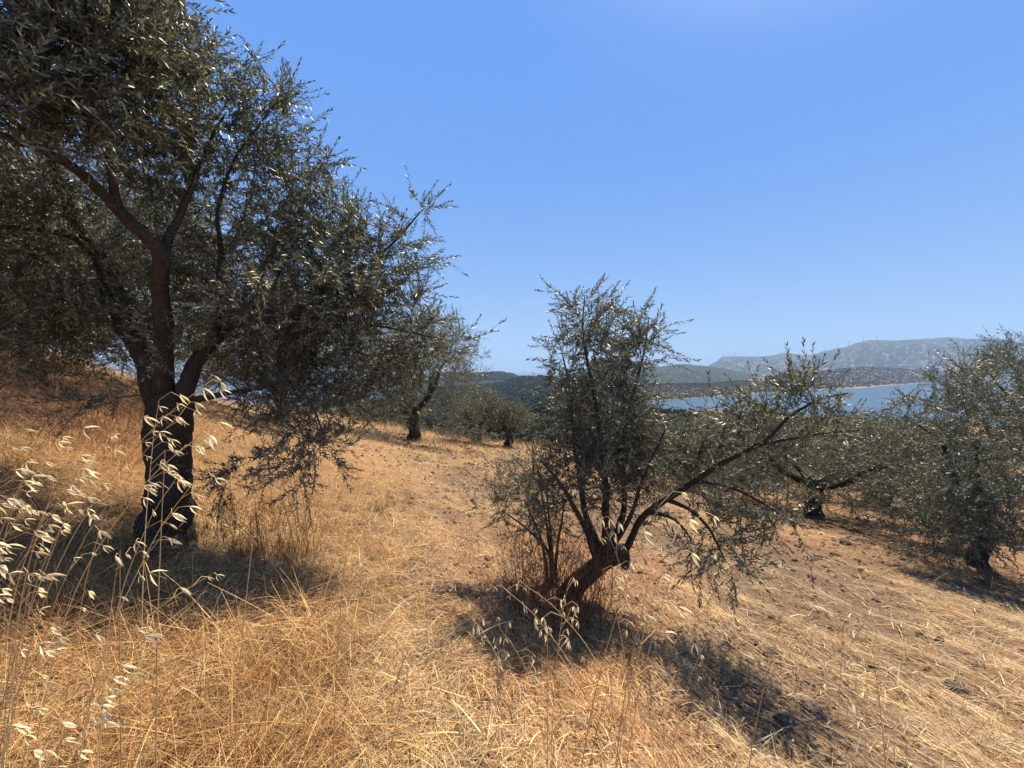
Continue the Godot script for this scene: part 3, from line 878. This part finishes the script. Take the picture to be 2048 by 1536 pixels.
func dry_brush(near: Vector3, height: float, spread: float, n: int, label: String, seed_: int, upright := false) -> void:
	rng.seed = seed_
	var at := on_ground(near.x, near.z)
	var root := thing("dry_brush", at, label, "brush")
	var mb := MB.new()
	for k in n:
		var a := rng.randf() * TAU
		var r := spread * sqrt(rng.randf())
		var x := cos(a) * r
		var z := sin(a) * r
		var y := gh(at.x + x, at.z + z) - at.y
		var lean := 0.4 if upright else 0.9
		var h := height * rng.randf_range(0.45, 1.0)
		var dir := Vector3(rng.randf_range(-lean, lean), 1, rng.randf_range(-lean, lean))
		var p0 := Vector3(x, y - 0.05, z)
		var p1 := p0 + dir * h * 0.5 + rv() * 0.05
		var p2 := p1 + (dir + rv() * lean) * h * 0.5
		var col := Color(0.20, 0.095, 0.05) * rng.randf_range(0.5, 1.4)
		tube(mb, [p0, p1, p2], [0.0024, 0.0018, 0.0008], 3, col)
		for j in 4:
			var q := p1.lerp(p2, rng.randf())
			var e := q + (rv() + Vector3(0, 0.6, 0)) * h * rng.randf_range(0.12, 0.3)
			tube(mb, [q, e], [0.0018, 0.0008], 3, col)
	part("stems", mb.mesh(M.straw), root, "stuff")

# ---------------------------------------------------------------- turbines
func make_turbines() -> void:
	rng.seed = 3001
	var spots := [[1447, 713, 8400], [1457, 712.8, 8350], [1466, 712.8, 8300], [1469.5, 712.6, 8500], [1488, 712.7, 8300], [1516.5, 713, 8200], [1564, 707.5, 8000], [1650, 702, 7300], [1674.5, 697, 7200], [1697.5, 692, 7000], [1727, 682.5, 6850], [1753.5, 680, 6800]]
	var tower := MB.new()
	tube(tower, [Vector3(0, -12, 0), Vector3(0, 30, 0), Vector3(0, 76, 0)], [3.8, 3.3, 2.6], 10, Color.WHITE)
	var tower_mesh := tower.mesh(M.pale_paint)
	var nac := MB.new()
	tube(nac, [Vector3(0, 77.5, -5), Vector3(0, 77.5, -4), Vector3(0, 77.5, 3), Vector3(0, 77.5, 4.5), Vector3(0, 77.5, 6)], [1.2, 1.9, 2.0, 1.5, 0.4], 8, Color.WHITE)
	var nac_mesh := nac.mesh(M.pale_paint)
	var bl := MB.new()
	var rows := [[0.0, 1.4, 1.2], [5.0, 3.0, 1.0], [12.0, 2.8, 0.9], [25.0, 2.1, 0.6], [40.0, 0.9, 0.25]]
	var last := -1
	for r in rows:
		var a := bl.vert(Vector3(-r[1] * 0.4, r[0], 0), Vector3(-1, 0, 0), Color.WHITE)
		bl.vert(Vector3(0, r[0], r[2]), Vector3(0, 0, 1), Color.WHITE)
		bl.vert(Vector3(r[1], r[0], 0), Vector3(1, 0, 0), Color.WHITE)
		bl.vert(Vector3(0, r[0], -r[2]), Vector3(0, 0, -1), Color.WHITE)
		if last >= 0:
			for s in 4: bl.quad(last + s, a + s, a + (s + 1) % 4, last + (s + 1) % 4)
		last = a
	var blade := bl.mesh(M.pale_paint)
	for k in spots.size():
		var sp = spots[k]
		var at := px(sp[0], sp[1], sp[2])
		var t := thing("wind_turbine", at, "pale three-bladed wind turbine on the left shoulder of the far ridge" if k < 6 else "pale three-bladed wind turbine in the dip of the far ridge" if k < 8 else "pale three-bladed wind turbine where the far ridge climbs to its summit", "wind turbine", "turbines on the left shoulder of the ridge" if k < 6 else "turbines in the dip of the ridge" if k < 8 else "turbines on the climb of the ridge")
		t.rotation.y = rng.randf_range(-0.5, 0.5)
		part("tower", tower_mesh, t)
		part("nacelle", nac_mesh, t)
		var phase := rng.randf() * TAU
		for j in 3:
			var b := part("blade", blade, t)
			b.position = Vector3(0, 77.5, 5)
			b.rotation.z = phase + TAU * j / 3.0

# ---------------------------------------------------------------- straw and dry grass
func blade(mb: MB, p: Vector3, dir: Vector3, length: float, width: float, sag: float, col: Color, segs := 3) -> void:
	var side := dir.cross(Vector3.UP if absf(dir.y) < 0.9 else Vector3.RIGHT).normalized()
	side = (side + rv() * 0.5).normalized()
	var nn := side.cross(dir).normalized()
	if nn.y < 0.0:
		nn = -nn; side = -side
	var last := -1
	for k in segs + 1:
		var t := float(k) / segs
		var c := p + dir * length * t + Vector3(0, -sag * length * t * t, 0)
		var w := width * 0.5 * (1.0 - 0.6 * t)
		var a := mb.vert(c - side * w, nn, col)
		mb.vert(c + side * w, nn, col)
		if last >= 0: mb.quad(last, a, a + 1, last + 1)
		last = a

func straw_col() -> Color:
	var g := rng.randf()
	var c := Color(0.58, 0.38, 0.155)
	if g < 0.25: c = Color(0.78, 0.59, 0.30)
	elif g < 0.45: c = Color(0.42, 0.22, 0.085)
	elif g < 0.57: c = Color(0.22, 0.11, 0.05)
	elif g < 0.70: c = Color(0.44, 0.36, 0.25)
	return c * rng.randf_range(0.75, 1.2)

# straw over the ground as joined blades: tufts of a few blades each, laid on the slope
func blades(called: String, label: String, category: String, tufts: int, each: int, dist: Callable, keep: Callable, opt: Dictionary) -> void:
	var mb := MB.new()
	for k in tufts:
		var d: float = dist.call()
		var x := d * rng.randf_range(-1.33, 1.33)
		if not keep.call(x, -d): continue
		var y := gh(x, -d)
		var sx := (gh(x + 0.1, -d) - gh(x - 0.1, -d)) * 5.0
		var sz := (gh(x, -d + 0.1) - gh(x, -d - 0.1)) * 5.0
		var red: float = ss(0.0, 0.6, n_mid.get_noise_2d(x * 0.6 - 70.0, d * 0.6))
		var w := rng.randf_range(0.5, 1.25)
		var tint: Color = Color(w, w * (1.0 - 0.16 * red), w * (1.0 - 0.28 * red)) * opt.get("tint", Color.WHITE)
		var combed: float = opt.get("combed", 0.0) * ss(0.2, 1.8, across(x, -d))
		var scale: float = 1.0 + opt.get("grow", 0.0) * d
		var lean: Vector3 = Vector3(rng.randf_range(-1, 1), 0, rng.randf_range(-1, 1)) * opt.get("lean", 0.0) + opt.get("drift", Vector3.ZERO)
		for j in each:
			var ox := rng.randfn(0.0, opt.disc) * scale
			var oz := rng.randfn(0.0, opt.disc) * scale
			var yaw := rng.randf() * TAU
			if rng.randf() < combed: yaw = 1.886 + rng.randfn(0.0, 0.22) + (PI if rng.randf() < 0.5 else 0.0)
			var el := rng.randf_range(opt.low, opt.high)
			var dir: Vector3 = Vector3(cos(yaw) * cos(el), 0, -sin(yaw) * cos(el)) + lean
			dir.y = sin(el) + dir.x * sx + dir.z * sz
			var c := straw_col()
			blade(mb, Vector3(x + ox, y + ox * sx + oz * sz + rng.randf_range(opt.y0, opt.y1), -d + oz), dir.normalized(), rng.randf_range(opt.l0, opt.l1) * scale, opt.width * scale * rng.randf_range(0.6, 1.3), opt.sag * rng.randf(), Color(c.r * tint.r, c.g * tint.g, c.b * tint.b), opt.segs)
	var o := part(called, mb.mesh(M[opt.get("mat", "straw")]), self, "stuff")
	tag(o, label, category)

func make_straw() -> void:
	rng.seed = 4001
	blades("straw_litter", "mown golden straw lying over the near field", "straw", 30000, 10, func(): return 0.9 + 9.6 * pow(rng.randf(), 1.25),
		func(x, z): return rng.randf() < maxf(0.16, ss(0.10, 0.75, straw_at(x, z))), {"disc": 0.07, "low": -0.02, "high": 0.28, "l0": 0.05, "l1": 0.21, "width": 0.0028, "sag": 0.2, "segs": 2, "y0": 0.0, "y1": 0.025, "combed": 0.6})
	blades("stubble", "short upright stubble between the straw", "stubble", 3200, 12, func(): return 1.0 + 9.0 * pow(rng.randf(), 1.2),
		func(x, z): return rng.randf() < ss(0.25, 0.9, straw_at(x, z)), {"disc": 0.035, "low": 0.5, "high": 1.4, "l0": 0.05, "l1": 0.17, "width": 0.003, "sag": 0.2, "segs": 2, "y0": -0.02, "y1": 0.0})
	var shaggy := func(x, z): return ss(-0.30, -1.3, x + 0.35 * n_mid.get_noise_2d(x, z) + 0.16 * (-z - 2.0))
	blades("matted_grass", "long matted tawny grass lying tangled on the bank around the big olive", "grass", 9000, 14, func(): return 0.9 + 8.0 * pow(rng.randf(), 1.1),
		func(x, z): return rng.randf() < shaggy.call(x, z) * ss(-0.25, 0.2, n_fine.get_noise_2d(x * 0.55 + 31.0, z * 0.9)), {"disc": 0.08, "low": 0.05, "high": 0.75, "l0": 0.16, "l1": 0.5, "width": 0.0028, "sag": 0.5, "segs": 3, "y0": 0.0, "y1": 0.16, "mat": "dry_stem", "lean": 0.5, "drift": Vector3(0.2, 0, 0.1), "tint": Color(0.84, 0.70, 0.55)})
	blades("dry_grass", "upright tufts of dry orange grass on the bank and under the leaning olive", "grass", 1500, 14, func(): return 0.9 + 8.0 * pow(rng.randf(), 1.1),
		func(x, z): return rng.randf() < 0.55 * shaggy.call(x, z) or rng.randf() < 0.03 * ss(0.4, 0.8, straw_at(x, z)) or (Vector2(x - 0.5, -z - 3.6).length() < 0.7 and rng.randf() < 0.5) or (Vector2(x - 1.2, -z - 2.9).length() < 0.5 and rng.randf() < 0.4),
		{"disc": 0.05, "low": 0.7, "high": 1.45, "l0": 0.12, "l1": 0.42, "width": 0.003, "sag": 0.35, "segs": 3, "y0": -0.02, "y1": 0.0, "mat": "dry_stem", "lean": 0.3, "drift": Vector3(0.15, 0, 0.05), "tint": Color(1.0, 0.78, 0.62)})
	blades("grass_tussocks", "dense brown tussocks of long dead grass on the bank below the big olive", "grass", 1150, 60, func(): return 0.95 + 6.5 * pow(rng.randf(), 1.15),
		func(x, z): return rng.randf() < 0.75 * shaggy.call(x, z) * ss(-0.1, 0.25, n_fine.get_noise_2d(x * 0.4 + 11.0, z * 0.5)),
		{"disc": 0.055, "low": 0.55, "high": 1.45, "l0": 0.22, "l1": 0.52, "width": 0.0027, "sag": 0.75, "segs": 3, "y0": -0.03, "y1": 0.0, "mat": "dry_stem", "lean": 0.45, "drift": Vector3(0.22, 0, 0.05), "tint": Color(0.78, 0.60, 0.44)})
	blades("field_straw", "pale straw on the field as far as its crest", "straw", 9000, 12, func(): return 8.5 + 28.0 * pow(rng.randf(), 1.1),
		func(x, z): return absf(x) < 30.0 and rng.randf() < ss(0.1, 0.8, straw_at(x, z)), {"disc": 0.10, "low": -0.02, "high": 0.75, "l0": 0.05, "l1": 0.2, "width": 0.003, "grow": 0.07, "sag": 0.2, "segs": 1, "y0": 0.0, "y1": 0.04, "combed": 0.6})
	blades("crest_grass", "strip of tall uncut straw-coloured grass along the crest of the field", "grass", 1500, 22, func(): return 22.0 + 11.0 * rng.randf(),
		func(x, z): return x < 6.0 and x > -22.0 and -z > 24.5 + 2.0 * n_big.get_noise_2d(x * 4.0, 0.0) + 0.075 * absf(x + 2.0), {"disc": 0.25, "low": 0.8, "high": 1.5, "l0": 0.3, "l1": 0.8, "width": 0.010, "sag": 0.3, "segs": 2, "y0": -0.02, "y1": 0.0, "tint": Color(1.05, 0.92, 0.8)})
	blades("fallen_leaves", "fallen brown and grey olive leaves under the trees", "leaf litter", 9000, 4, func(): return 1.6 + 7.0 * rng.randf(),
		func(x, z): return rng.randf() < maxf(maxf(1.0 - Vector2(x + 3.0, -z - 3.8).length() / 2.2, 1.0 - Vector2(x - 0.7, -z - 3.7).length() / 1.7), maxf(0.04, 1.0 - Vector2(x - 7.4, -z - 6.6).length() / 2.4)),
		{"disc": 0.09, "low": -0.1, "high": 0.4, "l0": 0.035, "l1": 0.065, "width": 0.012, "sag": 0.1, "segs": 2, "y0": 0.005, "y1": 0.04, "mat": "dry_stem", "tint": Color(0.42, 0.44, 0.55)})
	blades("broad_dry_blades", "broad bleached grass blades scattered among the straw", "grass", 3600, 3, func(): return 0.95 + 5.0 * pow(rng.randf(), 1.2),
		func(x, z): return rng.randf() < 0.25 + 0.6 * ss(0.3, 0.8, straw_at(x, z)), {"disc": 0.12, "low": 0.0, "high": 0.9, "l0": 0.08, "l1": 0.26, "width": 0.0075, "sag": 0.8, "segs": 3, "y0": 0.0, "y1": 0.03, "tint": Color(1.05, 1.08, 1.15)})
	# clods of bare soil
	var clods := []
	for k in 3: clods.append(lump_mesh(480 + k, 0.5, M.soil, Color(0.175, 0.115, 0.073), 8, 6))
	rng.seed = 4002
	var root := thing("soil_clods", Vector3.ZERO, "grey brown clods of bare soil between the straw", "soil")
	root.set_meta("kind", "stuff")
	for m in 3:
		var where := []
		var tints := []
		for k in 5200:
			var d := 1.2 + 24.0 * pow(rng.randf(), 1.3)
			var x := d * rng.randf_range(-0.6, 1.33)
			if rng.randf() > ss(0.8, 0.15, straw_at(x, -d)): continue
			var sc := rng.randf_range(0.004, 0.017) * (1.0 + 0.8 * pow(rng.randf(), 8.0)) * (1.0 + 0.06 * d)
			where.append(Transform3D(Basis(Vector3.UP, rng.randf() * TAU) * Basis.from_scale(Vector3(sc * rng.randf_range(0.9, 1.5), sc * 0.6, sc)), on_ground(x, -d, 0.0)))
			tints.append(Color.WHITE * rng.randf_range(0.7, 1.2))
		for k in 900:
			var d := 6.0 + 20.0 * rng.randf()
			var x := d * rng.randf_range(-0.42, 0.9)
			var sc := rng.randf_range(0.014, 0.034) * (1.0 + 0.03 * d)
			where.append(Transform3D(Basis(Vector3.UP, rng.randf() * TAU) * Basis.from_scale(Vector3(sc * rng.randf_range(0.9, 1.8), sc * 0.7, sc)), on_ground(x, -d, 0.0)))
			tints.append(Color.WHITE * rng.randf_range(0.6, 1.1))
		many("clods", clods[m], where, tints, root)

func lump_mesh(seed_: int, rough: float, m: Material, col: Color, nu: int, nv: int) -> Mesh:   # an uneven unit stone
	var f := FastNoiseLite.new()
	f.seed = seed_; f.frequency = 0.9
	var mb := MB.new()
	for j in nv + 1:
		for k in nu:
			var th := PI * j / nv
			var ph := TAU * k / nu
			var dir := Vector3(sin(th) * cos(ph), cos(th), sin(th) * sin(ph))
			var r := 1.0 + rough * (f.get_noise_3dv(dir) + 0.5 * f.get_noise_3dv(dir * 3.0))
			mb.vert(dir * r, dir, col)
	for j in nv:
		for k in nu:
			var k2 := (k + 1) % nu
			mb.quad(j * nu + k, (j + 1) * nu + k, (j + 1) * nu + k2, j * nu + k2)
	return mb.mesh(m)

# ---------------------------------------------------------------- wild oats
func glume(mb: MB, dir: Vector3, out: Vector3, length: float, width: float, col: Color) -> void:   # a boat-shaped papery husk
	var side := dir.cross(out).normalized()
	var st := [[0.0, 0.12, 0.0], [0.2, 0.75, 0.10], [0.42, 1.0, 0.16], [0.65, 0.75, 0.16], [0.85, 0.35, 0.12], [1.0, 0.03, 0.08]]
	var last := -1
	for s in st:
		var c: Vector3 = dir * length * s[0] + out * length * s[2]
		var w: float = width * 0.5 * s[1]
		var a := mb.vert(c - side * w - out * w * 0.5, (out - side * 0.8).normalized(), col)
		mb.vert(c + out * w * 0.25, out, col * 0.93)
		mb.vert(c + side * w - out * w * 0.5, (out + side * 0.8).normalized(), col)
		if last >= 0:
			mb.quad(last, a, a + 1, last + 1); mb.quad(last + 1, a + 1, a + 2, last + 2)
		last = a

func husk(seed_: int) -> Mesh:                          # opens along -y, its back towards +x
	rng.seed = seed_
	var mb := MB.new()
	glume(mb, Vector3(0, -1, 0), Vector3(1, 0, 0), rng.randf_range(0.027, 0.034), rng.randf_range(0.0058, 0.0072), Color(0.88, 0.77, 0.50) * rng.randf_range(0.85, 1.08))
	return mb.mesh(M.husk)

func floret(seed_: int) -> Mesh:                        # the dark grain between the husks, and its awn
	rng.seed = seed_
	var mb := MB.new()
	var down := Vector3(0, -1, 0)
	tube(mb, [Vector3.ZERO, down * 0.008, down * 0.017], [0.0008, 0.0014, 0.0004], 4, Color(0.35, 0.22, 0.10))
	var k := Vector3(rng.randf_range(-0.3, 0.3), -1, rng.randf_range(-0.3, 0.3)).normalized()
	tube(mb, [down * 0.012, down * 0.012 + k * 0.016, down * 0.012 + k * 0.018 + rv() * 0.016], [0.0004, 0.0004, 0.0002], 3, Color(0.45, 0.30, 0.15))
	return mb.mesh(M.straw)

# an oat: its head's tip is seen at (u, v) at distance d; the stalk comes up from a foot on the ground
func oat(u: float, v: float, d: float, lean_u: float, n: int, wind: float, meshes: Array, label: String, group: String) -> void:
	var tip := px(u, v, d)
	var low := px(u + lean_u * 1.6 + rng.randf_range(-40, 40), v + 300.0, d)
	var at := on_ground(low.x + (low.x - tip.x) * 0.7, -d + rng.randf_range(-0.1, 0.1), 0.01)
	var root := thing("wild_oat", at, ("full-headed " if n >= 14 else "few-husked " if n <= 7 else "loose-headed ") + label, "wild oat", group)
	var a := Vector3.ZERO
	var e := tip - at
	var straight := Vector3(e.x * 0.35, e.y * 0.62, e.z * 0.4)
	var line_ := smooth_line([a, straight, Vector3(e.x * 0.7, e.y * 0.88, e.z * 0.75), e], [0.0015, 0.0013, 0.0009, 0.0005], 0.05)
	var mb := MB.new()
	var col := Color(0.66, 0.48, 0.24) * rng.randf_range(0.75, 1.15)
	tube(mb, line_[0], line_[1], 4, col)
	var pts: Array = line_[0]
	var spots := []
	for k in maxi(3, int(n * 0.8)):
		var t := 1.0 - 0.40 * pow(float(k) / maxf(1.0, n - 1.0), 0.9) * clampf(0.9 / e.length(), 0.5, 1.4)
		var f := t * (pts.size() - 1)
		var j := mini(int(f), pts.size() - 2)
		var p: Vector3 = pts[j].lerp(pts[j + 1], f - j)
		var out := (Vector3(rng.randf_range(-1, 1) + wind * 1.2, rng.randf_range(0.0, 0.7), rng.randf_range(-1, 1))).normalized()
		var l := rng.randf_range(0.02, 0.07)
		var q := p + out * l
		var bow := p.lerp(q, 0.6) + Vector3(0, l * 0.25, 0)
		tube(mb, [p, bow, q], [0.0008, 0.0007, 0.0006], 3, col)
		spots.append(q)
	part("stalk", mb.mesh(M.straw), root)
	for k in spots.size():
		var kind: Array = meshes[rng.randi() % meshes.size()]
		var s := part("spikelet", kind[0], root)
		var gape := rng.randf_range(0.06, 0.42)
		for side in 2:
			part("husk", kind[1], s).basis = Basis(Vector3.UP, PI * side + rng.randf_range(-0.2, 0.2)) * Basis(Vector3.BACK, gape)
		var hang := (Vector3(wind * rng.randf_range(0.7, 1.5) + rng.randf_range(-0.35, 0.35), -1.0 + 0.45 * wind, rng.randf_range(-0.35, 0.35))).normalized()
		s.transform = Transform3D(aim(-hang, rng.randf() * TAU, rng.randf_range(0.55, 1.25)), spots[k])

func make_oats() -> void:
	var meshes := []
	for k in 4: meshes.append([floret(500 + k), husk(510 + k)])
	rng.seed = 5001
	var g1 := "wild oats swaying in front of the big olive trunk"
	for a in [[318, 800, 1.25, -20, 11, 0.9], [415, 765, 1.1, -180, 16, 0.6], [400, 870, 1.05, -170, 14, 0.7], [395, 955, 0.95, -120, 12, 0.8], [350, 960, 1.2, -60, 10, 0.6], [360, 830, 1.4, -110, 10, 0.7]]:
		oat(a[0], a[1], a[2], a[3], a[4], a[5], meshes, "pale wild oat stalk with drooping husks in front of the thick dark trunk", g1)
	var g2 := "wild oats on the shaded bank beside the big olive"
	for a in [[90, 885, 1.2, -90, 14, 1.0], [150, 900, 1.1, -80, 14, 1.0], [60, 930, 1.0, -60, 14, 1.0], [130, 960, 1.25, -60, 13, 0.9], [10, 950, 1.1, -60, 12, 1.0], [195, 950, 1.3, -90, 10, 0.8], [30, 1040, 0.95, -60, 12, 1.0], [90, 1060, 1.1, -80, 10, 1.0], [230, 990, 1.2, -60, 9, 0.8], [20, 880, 1.4, -60, 10, 1.0], [215, 870, 1.5, -60, 8, 0.8], [-20, 1000, 1.1, -40, 10, 1.0]]:
		oat(a[0], a[1], a[2], a[3], a[4], a[5], meshes, "pale wild oat with husks blown sideways over the shaded bank", g2)
	var g3 := "wild oats over the long tawny grass"
	for a in [[60, 1150, 1.0, -60, 9, 1.0], [240, 1110, 1.15, 0, 4, 0.6], [420, 1150, 1.1, -150, 7, 0.9], [170, 1190, 1.2, -60, 6, 0.9], [60, 1300, 0.95, -50, 10, 1.0], [290, 1280, 1.05, -110, 9, 0.9], [200, 1330, 1.0, -60, 7, 0.9], [30, 1420, 0.9, -40, 8, 1.0], [170, 1420, 0.95, -80, 9, 0.9], [240, 1360, 1.0, -80, 7, 0.8], [110, 1480, 0.9, -60, 7, 0.9]]:
		oat(a[0], a[1], a[2], a[3], a[4], a[5], meshes, "wild oat with a few cream husks over the long tawny grass", g3)
	var g4 := "wild oats in front of the leaning olive"
	for a in [[932, 1225, 1.55, 30, 14, 0.1], [1012, 1180, 1.5, 70, 16, 0.1], [1050, 1170, 1.6, 90, 8, 0.2], [1136, 1170, 1.35, -10, 14, 0.1], [1202, 1040, 1.5, 20, 16, 0.2], [1000, 1260, 1.7, 60, 10, 0.1], [1160, 1330, 1.5, -30, 10, 0.0], [1205, 1140, 1.6, 10, 9, 0.4], [1150, 1400, 1.45, -20, 6, 0.0]]:
		oat(a[0], a[1], a[2], a[3], a[4], a[5], meshes, "thin wild oat with hanging husks in front of the leaning olive", g4)
	var g5 := "wild oats against the slanting bough"
	for a in [[1340, 1095, 0.72, -60, 5, 0.7], [1320, 1010, 0.85, -70, 7, 0.4], [1390, 1040, 0.9, -60, 5, 0.5]]:
		oat(a[0], a[1], a[2], a[3], a[4], a[5], meshes, "wild oat with a few large cream husks against the slanting bough", g5)
	var g6 := "wild oats over the tilled slope"
	for a in [[1690, 1200, 1.5, -10, 7, 0.2], [1705, 1250, 1.4, 0, 9, 0.2], [1735, 1330, 1.35, 5, 8, 0.1], [1785, 1430, 1.25, 0, 7, 0.0], [1810, 1440, 1.2, 10, 6, 0.1], [1440, 1240, 1.5, -30, 7, 0.2], [1480, 1450, 1.3, 10, 6, 0.0], [1640, 1290, 1.5, -20, 6, 0.2], [1720, 1440, 1.3, 20, 5, 0.0]]:
		oat(a[0], a[1], a[2], a[3], a[4], a[5], meshes, "thin wild oat with pale husks standing over the tilled slope", g6)
	# bare stems without husks
	rng.seed = 5002
	for a in [[920, 1280, 1.3, -260, "curved"], [700, 1010, 1.2, -30, "tall"], [505, 1080, 1.25, -30, "tall"], [240, 1100, 1.2, 0, "tall"], [330, 900, 1.15, -20, "tall"], [1300, 1150, 1.3, -60, "tall"], [1095, 1260, 1.45, 0, "tall"], [1745, 1290, 1.25, 30, "tall"], [1560, 1250, 1.35, -60, "tall"], [640, 1200, 1.3, -120, "curved"], [420, 1240, 1.1, -160, "curved"], [140, 1010, 1.0, -150, "curved"], [820, 1330, 1.35, -40, "tall"], [1230, 1330, 1.4, -50, "tall"]]:
		var tip := px(a[0], a[1], a[2])
		var low := px(a[0] + a[3], a[1] + 300, a[2])
		var at := on_ground(low.x + (low.x - tip.x) * 0.6, -a[2], 0.01)
		var o := thing("tall_grass", at, "bare straw-coloured grass stalk bending low over the straw" if a[4] == "curved" else "bare straw-coloured grass stalk standing upright without husks", "grass", "bare curved stems" if a[4] == "curved" else "bare upright stems")
		var e: Vector3 = tip - at
		var mb := MB.new()
		var l := smooth_line([Vector3.ZERO, Vector3(e.x * 0.4, e.y * 0.6, e.z * 0.4), e], [0.0020, 0.0016, 0.0007], 0.06)
		tube(mb, l[0], l[1], 5, Color(0.62, 0.42, 0.19) * rng.randf_range(0.7, 1.1))
		part("stalk", mb.mesh(M.straw), o)

# ---------------------------------------------------------------- stones
func make_stones() -> void:
	rng.seed = 6001
	for a in [[1578, 1446, 0.035, "dark angular stone half buried in straw beside a longer one"], [1630, 1440, 0.055, "long flat dark stone in the straw of the tilled slope"], [1915, 1380, 0.045, "rough brown clod of earth on the tilled slope"], [1632, 1120, 0.06, "low dark stone below the slope's olive trees"], [1543, 1308, 0.05, "thin dark piece of wood-like stone in straw"], [968, 1034, 0.045, "small dark stone on the mown field left of the sucker bush"], [1254, 1232, 0.04, "pale grey stone in the shade of the leaning olive"], [1690, 1085, 0.08, "dark stone in front of a patch of shade"]]:
		var at := foot(a[0], a[1])
		var s: float = a[2]
		var o := part("stone", lump_mesh(600 + int(a[0]), 0.55, M.stone, Color(0.13, 0.10, 0.08), 12, 9), self)
		o.transform = Transform3D(Basis(Vector3.UP, rng.randf() * TAU) * Basis.from_scale(Vector3(s * 1.5, s * 0.6, s)), at + Vector3(0, s * 0.1, 0))
		tag(o, a[3], "stone")
